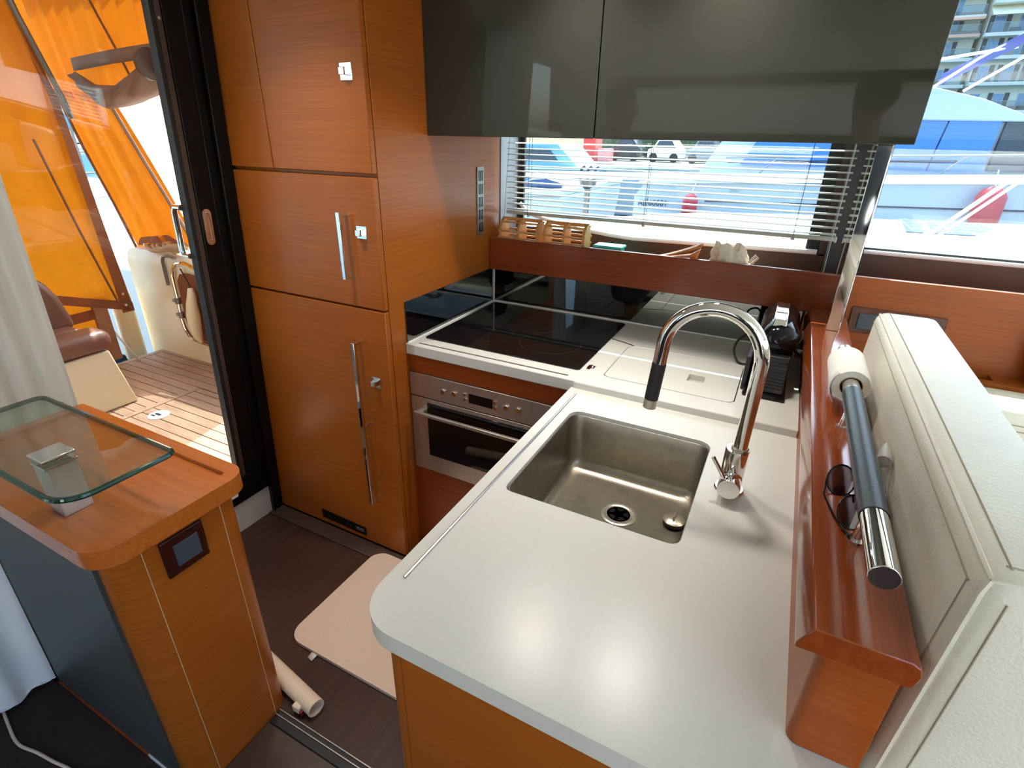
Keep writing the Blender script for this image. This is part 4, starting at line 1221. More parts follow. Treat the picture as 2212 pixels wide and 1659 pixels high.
# ------------------------------------------------------------------ ceiling lamps
LAMPS = [(-0.15, -1.06), (0.50, -0.60), (0.85, -0.58), (3.5, -1.0), (3.5, -2.9)]
for i, (lx, ly) in enumerate(LAMPS):
    t = thing('ceiling_lamp', 'round recessed ceiling spot in the cream headliner', 'lamp', (lx, ly, CEIL - 0.012), 'recessed spots in the ceiling')
    obj('bezel', MB().lathe([(0.054, 0.012), (0.058, 0.004), (0.056, 0.0), (0.048, 0.002), (0.048, 0.006)], (lx, ly, CEIL - 0.012)), M['chrome'], t)
    obj('lens', MB().lathe([(0.0475, 0.006), (0.0475, 0.007), (0, 0.007)], (lx, ly, CEIL - 0.012)), M['lamp'], t)
    ld = bpy.data.lights.new('lamp_light', 'AREA')
    ld.shape = 'DISK'
    ld.size = 0.09
    ld.energy = LAMP_POWER
    ld.color = (1.0, 0.94, 0.85)
    ld.spread = math.radians(105)
    lo = bpy.data.objects.new('lamp_light', ld)
    COL.objects.link(lo)
    lo.parent = t
    lo.location = (0, 0, -0.003)
# ------------------------------------------------------------------ cockpit seen through the door
DZ = 0.22
dk = thing('cockpit_deck', 'planked teak cockpit deck outside the glass door', 'deck', (-1.6, -0.8, 0.17))
obj('bed', MB().box(-2.52, -0.765, -3.2, -0.056, 0.17, DZ - 0.006), M['teak_caulk'], dk)
pit, pw = 0.0575, 0.0525
rnd = random.Random(3)
def plank(x0, x1, y0, y1):
    dz = rnd.uniform(-0.0008, 0.0008)
    obj('plank', MB().box(x0, x1, y0, y1, DZ - 0.010, DZ + dz), M['teak'], dk)
obj('margin_plank', MB().box(-2.515, -2.475, -1.6, -0.057, DZ - 0.01, DZ + 0.001), M['teak'], dk)
obj('margin_plank', MB().box(-2.474, -0.77, -0.080, -0.057, DZ - 0.01, DZ + 0.001), M['teak'], dk)
for k in range(4):
    y1 = -0.084 - k * pit
    plank(-2.471, -0.77, y1 - pw, y1)
obj('hatch_border', MB().box(-1.735, -0.77, -0.352, -0.318, DZ - 0.01, DZ + 0.0015), M['teak'], dk)
obj('hatch_border', MB().box(-1.770, -1.737, -1.6, -0.318, DZ - 0.01, DZ + 0.0015), M['teak'], dk)
for k in range(23):
    y1 = -0.3135 - k * pit
    plank(-2.471, -1.773, y1 - pw, y1)
for k in range(22):
    y1 = -0.357 - k * pit
    plank(-1.733, -0.77, y1 - pw, y1)
lp = obj('lifting_plate', MB().lathe([(0.001, 0.0), (0.05, 0.0), (0.05, 0.003), (0.046, 0.004), (0.0, 0.004)], (-1.63, -0.62, DZ), 'z', 28), M['white'], dk)
obj('plate_mark', MB().slab(rrect(-1.655, -1.612, -0.628, -0.612, 0.006, 4), [], DZ + 0.0042, DZ + 0.0048).slab(rrect(-1.66, -1.63, -0.645, -0.634, 0.004, 3), [], DZ + 0.0042, DZ + 0.0048), M['navy'], lp)

cs = thing('gelcoat_bulwark', 'cream gelcoat cockpit side moulding outside the glass door', 'boat side', (-1.7, 0.1, 0.17))
prof = [(-0.055, 0.17), (-0.055, 0.80), (-0.045, 0.85), (-0.02, 0.88), (0.02, 0.888), (0.42, 0.888), (0.45, 0.85), (0.45, 0.17)]
obj('moulding', MB().prism(prof, 'x', -2.62, -0.80), M['cream_gelcoat'], cs)
obj('end_post', MB().box(-2.66, -2.60, -0.22, -0.10, 0.17, 0.62), M['cream_gelcoat'], cs, bev=0.02)
obj('stay', MB().cyl((-2.62, -0.30, 0.50), (-2.44, -0.245, 0.222), 0.007, seg=8), M['steel'], cs)
tr_ = thing('transom', 'white transom bulkhead at the far end of the teak deck', 'boat transom', (-2.75, -1.5, 0.17))
obj('bulkhead', MB().box(-2.95, -2.72, -3.2, -0.35, 0.17, 0.45), M['white'], tr_, bev=0.02)
rf = thing('cockpit_roof', 'white hardtop roof over the cockpit, above the frame', 'roof', (-1.8, -1.6, 2.26))
obj('shell', MB().box(-3.1, -0.54, -3.4, 0.12, 2.26, 2.31), M['white'], rf, bev=0.01)

# boarding gate frame leaning on the side
gt = thing('folded_table', 'chrome framed folding table leaning on the cream cockpit side', 'table', (-1.7, -0.075, DZ))
LY = -0.075
lp_ = [(-1.20, LY, 0.815), (-1.86, LY, 0.832), (-2.00, LY, 0.858), (-2.07, LY, 0.848), (-2.125, LY, 0.814), (-2.148, LY, 0.77), (-2.152, LY, 0.64), (-2.163, LY, 0.50), (-2.155, LY, 0.44), (-2.127, LY, 0.393), (-2.08, LY, 0.372), (-1.89, LY, 0.360), (-1.20, LY, 0.34)]
obj('frame', MB().tube(lp_, 0.0115, 10), M['chrome'], gt)
obj('panel', MB().prism([(-1.2, 0.35), (-2.06, 0.385), (-2.115, 0.42), (-2.135, 0.50), (-2.12, 0.74), (-2.08, 0.79), (-2.02, 0.795), (-1.2, 0.78)], 'y', LY + 0.004, LY + 0.012), M['canvas_brown'], gt)
for zz in (0.615, 0.525):
    obj('hinge', MB().cyl((-2.155, LY, zz - 0.018), (-2.155, LY, zz + 0.018), 0.019, seg=12).box(-2.19, -2.15, LY - 0.015, LY + 0.015, zz - 0.010, zz + 0.010), M['gunmetal'], gt, bev=0.001)
obj('hook', MB().box(-2.055, -2.035, LY - 0.014, LY - 0.002, 0.795, 0.835), M['white'], gt)
sc_ = thing('hanging_cloth', 'beige cloth bundle hanging on a cord inside the chrome table frame', 'cloth', (-2.0, -0.09, 0.41))
obj('cord', MB().tube([(-2.02, -0.095, 0.83), (-1.985, -0.095, 0.77), (-1.962, -0.095, 0.72)], 0.004, 6), M['black_soft'], sc_)
obj('cloth', MB().tube([(-1.962, -0.10, 0.725), (-1.955, -0.105, 0.69), (-1.968, -0.11, 0.63), (-1.975, -0.112, 0.56), (-1.985, -0.112, 0.49), (-1.985, -0.108, 0.42), (-1.98, -0.10, 0.385)], [0.014, 0.022, 0.030, 0.038, 0.036, 0.026, 0.008], 12), M['cream_gelcoat'], sc_)
hk = obj('grab_hook', MB().tube([(-2.09, -0.068, 0.878), (-2.16, -0.068, 0.884), (-2.205, -0.068, 0.874), (-2.222, -0.068, 0.845), (-2.228, -0.068, 0.70)], 0.010, 8), M['gunmetal'])
tag(hk, 'grey bent tube hook on the cream cockpit side left of the table frame', 'hook')
rp = thing('rope_coil', 'tan mooring rope coiled on top of the cockpit side', 'rope', (-2.25, 0.03, 0.888))
rr_ = random.Random(5)
for k in range(5):
    pts = []
    cxr, cyr, a0 = -2.30 + 0.045 * k, -0.015 + 0.006 * (k % 2), rr_.uniform(0, 6)
    for j in range(28):
        t = 2 * PI * j / 28
        pts.append((cxr + (0.13 - 0.012 * k) * math.cos(t), cyr + (0.030 - 0.002 * k) * math.sin(t), 0.899 + 0.010 * k + 0.008 * math.sin(3 * t + a0)))
    obj('turn', MB().tube(pts, 0.011, 8, closed=True), M['rope'], rp)
fl = thing('deck_cleat', 'bright chrome cleat beside the tan rope coil', 'cleat', (-2.43, 0.0, 0.888))
obj('base', MB().box(-2.45, -2.41, -0.02, 0.03, 0.8885, 0.90), M['chrome'], fl, bev=0.003)
obj('horn', MB().cyl((-2.44, -0.03, 0.915), (-2.42, 0.06, 0.915), 0.008, seg=10).box(-2.437, -2.423, 0.0, 0.02, 0.90, 0.915), M['chrome'], fl)

# cockpit seat
se = thing('bench_seat', 'brown vinyl cockpit seat on a cream base at left', 'seat', (-2.1, -1.1, DZ))
obj('base', MB().prism([(-0.571, DZ + 0.0015), (-1.7, DZ + 0.0015), (-1.7, 0.52), (-0.632, 0.535)], 'x', -2.46, -1.885), M['cream_gelcoat'], se, bev=0.008)
obj('front_cushion', cushion('s', None, -2.02, -1.862, -1.7, -0.606, 0.538, 0.645, 0.045, bulge=0.004), M['vinyl_brown'], se, smooth=80)
obj('seat_cushion', cushion('s2', None, -2.42, -2.01, -1.7, -0.66, 0.538, 0.640, 0.03, bulge=0.004), M['vinyl_brown'], se, smooth=80)
bo = [(-0.640, 0.62), (-0.652, 0.70), (-0.672, 0.79), (-0.705, 0.86), (-0.745, 0.905), (-0.81, 0.945), (-0.90, 0.965), (-1.7, 0.97), (-1.7, 0.62)]
obj('backrest', MB().prism(bo, 'x', -2.28, -2.10), M['vinyl_brown'], se, bev=0.03, seg=4)

# canvas enclosure
def patch(c00, c10, c11, c01, nf, amp, normal, nu=60, nv=30, fan=0.0, ph=0.0):
    """cloth patch between four corners (top-left, top-right, bottom-right, bottom-left) with hanging folds"""
    c00, c10, c11, c01 = map(Vector, (c00, c10, c11, c01))
    nrm = Vector(normal)
    def fn(u, v):
        p = c00.lerp(c10, u).lerp(c01.lerp(c11, u), v)
        a_ = amp * (1 - fan * v)
        return p + nrm * (a_ * math.sin(2 * PI * nf * u + ph + 0.7 * math.sin(3 * v)) + 0.4 * a_ * math.sin(2 * PI * nf * 2.3 * u + 1.3 * v + ph))
    return MB().grid(fn, nu, nv)
def band(pts, w, normal, along):
    """flat strip following pts, w wide in direction 'along'"""
    al = Vector(along)
    nn = Vector(normal) * 0.004
    def fn(u, v):
        f = u * (len(pts) - 1)
        i = min(int(f), len(pts) - 2)
        p = Vector(pts[i]).lerp(Vector(pts[i + 1]), f - i)
        return p + al * (w * v) + nn
    return MB().grid(fn, (len(pts) - 1) * 6, 2)
XT = -2.5
ca = thing('transom_canvas', 'large orange canvas drop curtain with brown hem behind the cockpit seat', 'canvas', (-2.5, -0.8, 0.5))
redge = [(XT, -0.315, 2.25), (XT, -0.262, 1.90), (XT, -0.2233, 1.69), (XT, -0.196, 1.2156), (XT, -0.178, 0.86), (XT, -0.160, 0.5234)]
def trans_fn(u, v):
    f = v * 5
    i = min(int(f), 4)
    r_ = Vector(redge[i]).lerp(Vector(redge[i + 1]), f - i)
    z0 = r_.z
    zb = z0 + (0.13 * min(1, u / 0.25)) * v * (1 if u > 0 else 0)
    y = r_.y - 1.5 * u
    am = 0.018 * (0.3 + (1 - v)) * (1 - 0.4 * u)
    return (r_.x - 0.012 + am * math.sin(2 * PI * 7 * u ** 0.8 + 1.2 * math.sin(2 * v)) + 0.006 * math.sin(9 * v + 5 * u), y, zb)
obj('sheet', MB().grid(trans_fn, 80, 40), M['canvas'], ca, smooth=80)
obj('side_hem', MB().grid(lambda u, v: (XT + 0.004, trans_fn(0, v)[1] - 0.055 * u * (0.35 + 0.9 * v) - 0.0 * v, trans_fn(0, v)[2]), 2, 30), M['canvas_brown'], ca, smooth=80)
obj('bottom_hem', MB().grid(lambda u, v: (XT + 0.006 + 0.012 * math.sin(12 * u), -0.160 - 1.3 * u, 0.5234 + 0.13 * min(1, u * 1.3 / 0.375) + 0.055 * v), 40, 3), M['canvas_brown'], ca, smooth=80)
obj('eyelet', MB().lathe([(0.009, 0), (0.009, 0.003), (0.004, 0.004), (0, 0.001)], (XT + 0.022, -0.21, 0.575), 'x', 12), M['chrome'], ca)
obj('eyelet', MB().lathe([(0.009, 0), (0.009, 0.003), (0.004, 0.004), (0, 0.001)], (XT + 0.012, -0.205, 0.64), 'x', 12), M['chrome'], ca)
obj('fold_seam', MB().tube([(XT + 0.022, -0.40, 1.5), (XT + 0.022, -0.33, 1.05), (XT + 0.022, -0.265, 0.70), (XT + 0.022, -0.245, 0.6)], 0.006, 6), M['canvas_brown'], ca)
cb = thing('lower_canvas', 'lower orange canvas panel with brown border behind the cockpit seat', 'canvas', (-2.56, -0.8, 0.24))
obj('sheet', MB().grid(lambda u, v: (-2.545 + 0.008 * math.sin(9 * u), -0.36 - 1.2 * u, 0.235 + 0.42 * v), 30, 6), M['canvas'], cb, smooth=80)
obj('border', MB().grid(lambda u, v: (-2.54, -0.285 - 0.085 * u, 0.235 + 0.42 * v), 4, 6), M['canvas_brown'], cb, smooth=80)
obj('border', MB().grid(lambda u, v: (-2.538 + 0.008 * math.sin(9 * u), -0.36 - 1.2 * u, 0.515 + 0.06 * v), 30, 2), M['canvas_brown'], cb, smooth=80)

sc1 = thing('side_canvas', 'orange canvas side curtain hanging left of the clear vinyl window', 'canvas', (-2.4, 0.02, 0.86))
obj('sheet', patch((-2.99, 0.02, 1.76), (-2.46, 0.02, 1.72), (-1.975, 0.02, 0.945), (-2.575, 0.02, 0.850), 2.5, 0.016, (0, -1, 0), fan=0.3), M['canvas_side'], sc1, smooth=80)
obj('bottom_hem', patch((-2.53, 0.012, 0.945), (-2.25, 0.012, 0.985), (-2.1, 0.012, 0.935), (-2.575, 0.012, 0.895), 2.5, 0.006, (0, -1, 0), nv=6), M['canvas_brown'], sc1, smooth=80)
obj('edge_binding', MB().tube([(-2.47, 0.0, 1.72), (-2.30, 0.0, 1.45), (-2.13, 0.0, 1.19), (-1.985, 0.0, 0.96)], 0.010, 6), M['canvas_taupe'], sc1)
obj('edge_binding', MB().tube([(-2.98, 0.0, 1.76), (-2.85, 0.0, 1.45), (-2.70, 0.0, 1.15), (-2.58, 0.0, 0.87)], 0.008, 6), M['canvas_taupe'], sc1)
sc2 = thing('roof_canvas', 'gathered orange canvas panel under the cockpit roof beside the door', 'canvas', (-2.3, 0.03, 1.70))
obj('sheet', patch((-3.7, 0.035, 2.27), (-1.45, 0.035, 2.27), (-1.55, 0.035, 1.74), (-3.5, 0.035, 1.72), 15, 0.016, (0, -1, 0), nu=110, fan=0.2), M['canvas_side'], sc2, smooth=80)
obj('seam', MB().tube([(-2.46, 0.012, 2.26), (-2.36, 0.012, 2.08), (-2.27, 0.012, 1.92), (-2.19, 0.012, 1.76)], 0.006, 6), M['canvas_brown'], sc2)
obj('strap', band([(-2.69, -0.005, 1.845), (-2.3, -0.005, 1.868), (-1.80, -0.005, 1.885)], 0.062, (0, -1, 0), (0, 0, 1)), M['canvas_taupe'], sc2, solid=0.004)
rl2 = thing('rolled_flap', 'taupe canvas window flap rolled up above the clear vinyl window', 'canvas roll', (-2.2, -0.03, 1.66))
def lerp_tab(t, x):
    for (x0, y0), (x1, y1) in zip(t, t[1:]):
        if x <= x1: return y0 + (y1 - y0) * max(0, (x - x0)) / (x1 - x0)
    return t[-1][1]
TOPT = [(-2.68, 1.840), (-2.60, 1.815), (-2.50, 1.772), (-2.30, 1.764), (-2.15, 1.80), (-2.0, 1.86), (-1.86, 1.915), (-1.70, 1.93)]
BOTT = [(-2.68, 1.795), (-2.62, 1.745), (-2.52, 1.695), (-2.44, 1.655), (-2.30, 1.664), (-2.10, 1.688), (-1.92, 1.725), (-1.70, 1.78)]
def flap(u, v):
    x = -2.68 + 0.98 * u
    top, bot = lerp_tab(TOPT, x), lerp_tab(BOTT, x)
    z = bot + (top - bot) * v
    th = (0.03 + 0.05 * min(1, u / 0.4)) * max(math.sin(PI * v), 0) ** 0.6
    return (x, -0.012 - th + 0.006 * math.sin(17 * u + 9 * v) + 0.008 * math.sin(31 * u - 14 * v) * v * (1 - v) * 4, z)
obj('cloth', MB().grid(flap, 50, 14), M['canvas_taupe'], rl2, smooth=80, solid=0.004)
obj('end_disc', MB().lathe([(0.001, 0), (0.07, 0), (0.07, 0.02), (0.0, 0.02)], (-1.85, -0.10, 1.84), 'x', 20), M['trim_brown'], rl2)
vw = thing('vinyl_window', 'crinkled clear vinyl window in the cockpit side enclosure', 'canvas window', (-1.9, 0.05, 0.89))
def vin(u, v):
    return (-2.55 + 1.15 * u, 0.06 + 0.008 * math.sin(23 * u + 11 * v) + 0.006 * math.sin(41 * v - 19 * u) + 0.004 * math.sin(67 * u + 31 * v), 0.89 + 0.88 * v)
obj('sheet', MB().grid(vin, 60, 50), M['vinyl'], vw, smooth=80)
obj('snap', MB().lathe([(0.008, 0), (0.008, -0.003), (0.0, -0.003)], (-1.87, 0.03, 1.50), 'y', 12), M['gunmetal'], vw)
cpole = obj('canopy_pole', MB().tube([(-2.47, -0.335, 2.25), (-2.47, -0.30, 2.05), (-2.47, -0.215, 1.70), (-2.47, -0.20, 1.60)], 0.014, 8), M['gunmetal'])
tag(cpole, 'grey canopy pole at the corner between the two orange canvases', 'pole')

# ------------------------------------------------------------------ boats and quay astern
ab = thing('moored_boat', 'grey hulled boat moored astern, seen between the orange canvases', 'boat', (-13.0, 4.5, -0.6))
obj('hull', MB().prism([(2.5, -0.36), (3.0, 0.16), (9.0, 0.20), (9.0, -0.36)], 'x', -15.5, -12.0), M['yacht_grey'], ab, bev=0.05)
obj('toe_rail', MB().box(-15.5, -11.98, 2.9, 9.0, 0.17, 0.24), M['white'], ab)
obj('cover', MB().prism([(4.2, 0.24), (4.7, 0.62), (5.0, 0.5), (5.6, 0.24)], 'x', -13.5, -12.1), M['white'], ab, bev=0.05)
obj('engine', MB().lathe([(0.16, 0), (0.2, 0.15), (0.14, 0.4), (0.0, 0.45)], (-12.6, 4.35, 0.24), 'z', 14), M['car_dark'], ab)
obj('rail', MB().tube([(-11.98, 2.9, 0.75), (-11.98, 6.2, 0.72)], 0.02, 6).tube([(-11.98, 4.35, 0.2), (-11.98, 4.35, 1.6)], 0.025, 6).tube([(-11.98, 3.6, 1.15), (-11.98, 6.2, 1.1)], 0.02, 6), M['gunmetal'], ab)
obj('windscreen', MB().prism([(4.4, 0.62), (4.5, 1.05), (6.2, 1.05), (6.5, 0.62)], 'x', -13.0, -12.9), M['win_blue'], ab)
fd = thing('pontoon', 'white pontoon astern of the cockpit, seen between the canvases', 'pontoon', (-6, 2.0, -0.5))
obj('deck', MB().box(-9.5, -3.6, 0.65, 6.0, -0.5, 0.45), M['white'], fd, bev=0.03)
obj('mast_base', MB().box(-5.0, -4.9, 1.9, 2.0, 0.45, 1.0), M['gunmetal'], fd)
struct('ground_1', MB().box(-80, 120, -60, 120, -1.0, -0.62), M['water'])
bf = thing('far_yacht', 'pale yacht far astern behind the clear vinyl window', 'boat', (-24, 9, -0.6))
obj('hull', MB().prism([(4, -0.62), (5, 0.9), (26, 1.3), (26, -0.62)], 'x', -30, -24), M['yacht_white'], bf, bev=0.1)
obj('cabin', MB().prism([(7, 1.0), (9, 2.4), (20, 2.5), (22, 1.2)], 'x', -29, -25), M['white'], bf, bev=0.1)
obj('window', MB().prism([(9, 1.5), (9.8, 2.1), (19, 2.15), (20, 1.6)], 'x', -25.02, -24.95), M['win_blue'], bf)

# ------------------------------------------------------------------ own side deck
sd = thing('side_deck', 'white fibreglass side deck just outside the galley windows', 'boat deck', (1.5, 1.4, 0.4))
obj('deck', MB().slab([(-0.6, 0.262), (9.0, 0.262), (9.0, 2.7), (2.32, 2.42), (1.64, 2.2), (1.03, 2.1), (0.57, 1.89), (0.26, 1.53), (0.06, 1.2), (-0.25, 0.8), (-0.6, 0.6)], [], 0.4, 1.13), M['white'], sd, bev=0.01)
rv = thing('side_rail', 'white guard rail along the side deck with a slanting brace', 'rail', (1.5, 0.9, 1.13))
obj('top_rail', MB().tube([(-1.6, 0.9, 1.345), (0.3, 0.9, 1.385), (1.4165, 0.9, 1.421), (1.8254, 0.9, 1.440), (4.5, 0.9, 1.55)], 0.017, 10), M['white'], rv)
obj('brace', MB().tube([(1.50, 0.9, 1.132), (1.5957, 0.9, 1.2167), (1.7868, 0.9, 1.4380)], 0.008, 8), M['white'], rv)
obj('brace', MB().tube([(1.535, 0.905, 1.132), (1.6307, 0.905, 1.2167), (1.8218, 0.905, 1.4380)], 0.006, 8), M['white'], rv)
so_ = thing('solar_panel', 'blue flexible solar panel lying on the white side deck', 'solar panel', (1.85, 2.0, 1.131))
def solar(poly):
    return MB().slab(poly, [], 1.1305, 1.136)
sp1 = [(1.62, 1.60), (1.70, 1.62), (1.76, 2.12), (1.70, 2.28), (1.66, 2.12)]
sp2 = [(1.74, 1.62), (1.93, 1.66), (2.08, 2.0), (2.06, 2.2), (1.98, 2.32), (1.80, 2.30)]
obj('cell_sheet', solar(sp1), M['solar'], so_)
obj('cell_sheet', solar(sp2), M['solar'], so_)
gl_ = MB()
for k in range(5):
    gl_.box(1.66 + k * 0.09, 1.664 + k * 0.09, 1.68, 2.2, 1.136, 1.1372)
for k in range(4):
    gl_.box(1.66, 2.02, 1.76 + k * 0.14, 1.764 + k * 0.14, 1.136, 1.1372)
obj('grid_lines', gl_, M['white'], so_)

# ------------------------------------------------------------------ neighbouring motor yacht
my = thing('motor_yacht', 'large white motor yacht with blue window covers moored alongside', 'yacht', (2.0, 10, -0.62))
hp = [(-1.78, -0.62), (-1.80, 0.55), (-1.62, 0.80), (-0.7, 0.87), (2.57, 1.06), (7.5, 1.30), (7.5, -0.62)]
obj('hull', MB().prism(hp, 'y', 9.0, 13.0), M['yacht_white'], my)
obj('grey_hull_band', MB().prism([(-1.76, 0.10), (7.5, 0.46), (7.5, 0.0), (-1.77, -0.3)], 'y', 8.985, 8.999), M['yacht_grey'], my)  # darker grey band along the lower hull
obj('rub_strip', MB().prism([(-0.45, 0.552), (7.5, 0.80), (7.5, 0.775), (-0.45, 0.527)], 'y', 8.97, 8.999), M['navy'], my)
obj('cap_rail', MB().prism([(-1.72, 0.83), (2.57, 1.07), (7.5, 1.31), (7.5, 1.24), (2.57, 1.02), (-1.70, 0.79)], 'y', 8.9, 9.02), M['white'], my)
obj('side_deck', MB().prism([(-1.6, 0.80), (7.4, 1.25), (7.4, 1.3), (-1.6, 0.85)], 'y', 9.0, 9.6), M['white'], my)
obj('cabin', MB().prism([(-0.8, 0.9), (-0.2, 1.9), (3.7, 1.9), (5.6, 1.22)], 'y', 9.6, 12.5), M['yacht_white'], my)
bc = obj('window_cover', MB().prism([(0.0, 1.18), (0.28, 1.70), (0.45, 1.92), (2.95, 1.92), (2.86, 1.18)], 'y', 9.5, 9.6), M['blue_cover'], my)
bc2 = obj('window_cover', MB().prism([(2.885, 1.18), (2.975, 1.92), (3.63, 1.92), (3.60, 1.20)], 'y', 9.49, 9.6), M['blue_cover'], my)
obj('dark_window', MB().prism([(3.66, 1.20), (3.69, 1.90), (4.5, 1.86), (7.2, 1.28), (7.2, 1.2)], 'y', 9.49, 9.6), M['dark_mesh'], my)
obj('roof', MB().prism([(-1.4, 1.96), (-1.2, 2.36), (1.0, 2.42), (2.66, 2.38), (3.3, 2.22), (3.9, 1.99), (4.8, 1.60), (5.0, 1.60), (4.7, 1.80), (3.9, 1.905), (2.2, 1.925)], 'y', 9.45, 12.6), M['yacht_white'], my, bev=0.02)
obj('arch', MB().prism([(0.0, 2.42), (1.2, 3.0), (1.5, 3.0), (0.8, 2.42)], 'y', 9.8, 9.95), M['yacht_white'], my)
rl3 = obj('hand_rail', MB().tube([(-0.2, 8.95, 1.30), (2.4, 8.95, 1.40), (7.0, 8.95, 1.55)], 0.018, 8), M['steel'], my)
for xx in (0.3, 2.9, 5.6):
    obj('stanchion', MB().cyl((xx, 8.95, 0.95 + 0.045 * xx), (xx + 0.35, 8.95, 1.32 + 0.038 * xx), 0.014, seg=8), M['steel'], rl3)
obj('rail_shadow_line', MB().tube([(-0.2, 9.3, 1.22), (3.2, 9.3, 1.335)], 0.02, 6), M['navy'], my)  # dark tube standing in for a shadow line on the blue cover
obj('radar', MB().ell((4.15, 10.2, 2.44), 0.22, 0.2, 0.12), M['white'], my)
obj('flag_pole', MB().tube([(2.65, 10, 2.40), (3.15, 10, 2.80), (3.9, 10, 3.3)], 0.02, 6).tube([(3.1, 10, 2.36), (3.9, 10, 2.95), (4.5, 10, 3.2)], 0.02, 6).tube([(2.0, 10, 2.72), (3.6, 10, 2.95)], 0.022, 6), M['white'], my)
obj('flag', MB().grid(lambda u, v: (2.75 + 1.2 * u, 10.02 + 0.05 * math.sin(7 * u), 2.44 + 0.72 * u + 0.17 * v), 14, 4), M['violet'], my, smooth=80)
text_mesh('lettering', 'AJF60001', 0.150, M['navy'], Matrix.Translation((-1.71, 8.975, 0.385)) @ Matrix.Rotation(-math.radians(1.5), 4, 'Y') @ Matrix.Rotation(PI / 2, 4, 'X'), my, 0.003)
text_mesh('lettering', '500', 0.11, M['yacht_grey'], Matrix.Translation((-0.05, 8.975, 0.72)) @ Matrix.Rotation(-math.radians(1.5), 4, 'Y') @ Matrix.Rotation(PI / 2, 4, 'X'), my, 0.003)
def fender(x, y, z0, z1, r, label):
    t = thing('fender', label, 'fender', (x, y, z0), 'red fenders on the motor yacht')
    h = z1 - z0
    obj('body', MB().lathe([(0.0, 0.10 * h), (r * 0.9, 0.16 * h), (r, 0.3 * h), (r, 0.78 * h), (r * 0.75, 0.92 * h), (r * 0.3, h), (0, h)], (x, y, z0), 'z', 20), M['fender'], t)
    obj('end', MB().lathe([(0.0, 0.0), (r * 0.5, 0.01 * h), (r * 0.92, 0.15 * h), (r * 0.9, 0.17 * h), (0, 0.17 * h)], (x, y, z0), 'z', 20), M['fender_pink'], t)
    obj('rope', MB().tube([(x, y, z1), (x + 0.02, 8.97, z1 + 0.22)], 0.012, 6), M['yacht_white'], t)
fender(3.66, 8.74, 0.34, 1.02, 0.19, 'large red fender hanging on the yacht hull, right of the slanting rail')
fender(-0.66, 8.66, 0.20, 0.68, 0.135, 'red fender on the yacht hull behind the venetian blind')

pn = thing('bounce_yacht', 'unseen white yacht added on the port side to bounce sunlight', 'yacht', (2, -10, -0.62))  # added out of view, sunlit hull throws light through the port windows
obj('hull', MB().prism([(-9.0, -0.62), (-8.5, 0.9), (-8.3, 1.3), (-12.5, 1.3), (-12.0, -0.62)], 'x', -7, 13), M['white'], pn, bev=0.1)
obj('cabin', MB().prism([(-9.0, 1.3), (-9.6, 2.6), (-11.8, 2.6), (-12.0, 1.3)], 'x', -3, 10), M['white'], pn, bev=0.1)
obj('window_band', MB().prism([(-9.12, 1.6), (-9.40, 2.2), (-9.46, 2.2), (-9.20, 1.6)], 'x', -2, 8.5), M['dark_mesh'], pn)

# ------------------------------------------------------------------ things beyond the blind
def boat(name, label, x0, x1, y, z_deck, hullmat, cabmat, cab=True):
    t = thing(name, label, 'boat', ((x0 + x1) / 2, y, -0.62))
    obj('hull', MB().prism([(x0 + 0.4, -0.62), (x0, z_deck), (x1, z_deck + 0.1), (x1 - 0.2, -0.62)], 'y', y, y + 3), hullmat, t, bev=0.06)
    obj('deck_edge', MB().prism([(x0, z_deck), (x1, z_deck + 0.1), (x1, z_deck + 0.16), (x0, z_deck + 0.06)], 'y', y - 0.05, y + 3), M['white'], t)
    if cab:
        w = x1 - x0
        obj('cabin', MB().prism([(x0 + 0.1 * w, z_deck), (x0 + 0.2 * w, z_deck + 0.75), (x0 + 0.75 * w, z_deck + 0.8), (x0 + 0.9 * w, z_deck + 0.1)], 'y', y + 0.5, y + 2.5), cabmat, t, bev=0.05)
        obj('cabin_window', MB().prism([(x0 + 0.2 * w, z_deck + 0.28), (x0 + 0.24 * w, z_deck + 0.6), (x0 + 0.7 * w, z_deck + 0.63), (x0 + 0.76 * w, z_deck + 0.32)], 'y', y + 0.44, y + 0.52), M['dark_mesh'], t)
    return t
boat('cabin_boat', 'teal blue cabin boat moored far off behind the left of the blind', -9.5, -4.6, 14, 0.62, M['teal_hull'], M['teal_hull'])
boat('open_boat', 'long grey boat hull moored far off behind the middle of the blind', -4.4, 0.5, 15, 0.75, M['yacht_grey'], M['yacht_grey'], cab=False)
boat('white_dinghy', 'white boat bow moored near, behind the left of the blind', -3.6, -1.9, 5.4, 0.72, M['white'], M['white'], cab=False)
bb_ = thing('blue_bundle', 'blue and white sail bundle on the bow of the nearby white boat', 'sail bundle', (-2.4, 5.8, 0.90))
obj('cloth', MB().tube([(-2.75, 5.8, 0.90), (-2.5, 5.8, 0.93), (-2.3, 5.8, 0.94), (-2.05, 5.8, 0.92)], [0.03, 0.07, 0.08, 0.04], 10), M['solar'], bb_)
obj('cover', MB().tube([(-2.7, 5.85, 0.90), (-2.5, 5.85, 0.97), (-2.2, 5.85, 0.97), (-2.05, 5.85, 0.90)], [0.03, 0.06, 0.06, 0.03], 10), M['white'], bb_)
wn_ = thing('deck_winch', 'dark stanchion with three curved hooks behind the left of the blind', 'stanchion', (-0.75, 3.3, -0.62))
obj('post', MB().cyl((-0.78, 3.3, -0.62), (-0.78, 3.3, 1.12), 0.03, seg=10), M['gunmetal'], wn_)
obj('cup', MB().lathe([(0.02, 0), (0.08, 0.05), (0.085, 0.09), (0, 0.09)], (-0.78, 3.3, 1.10), 'z', 14), M['gunmetal'], wn_)
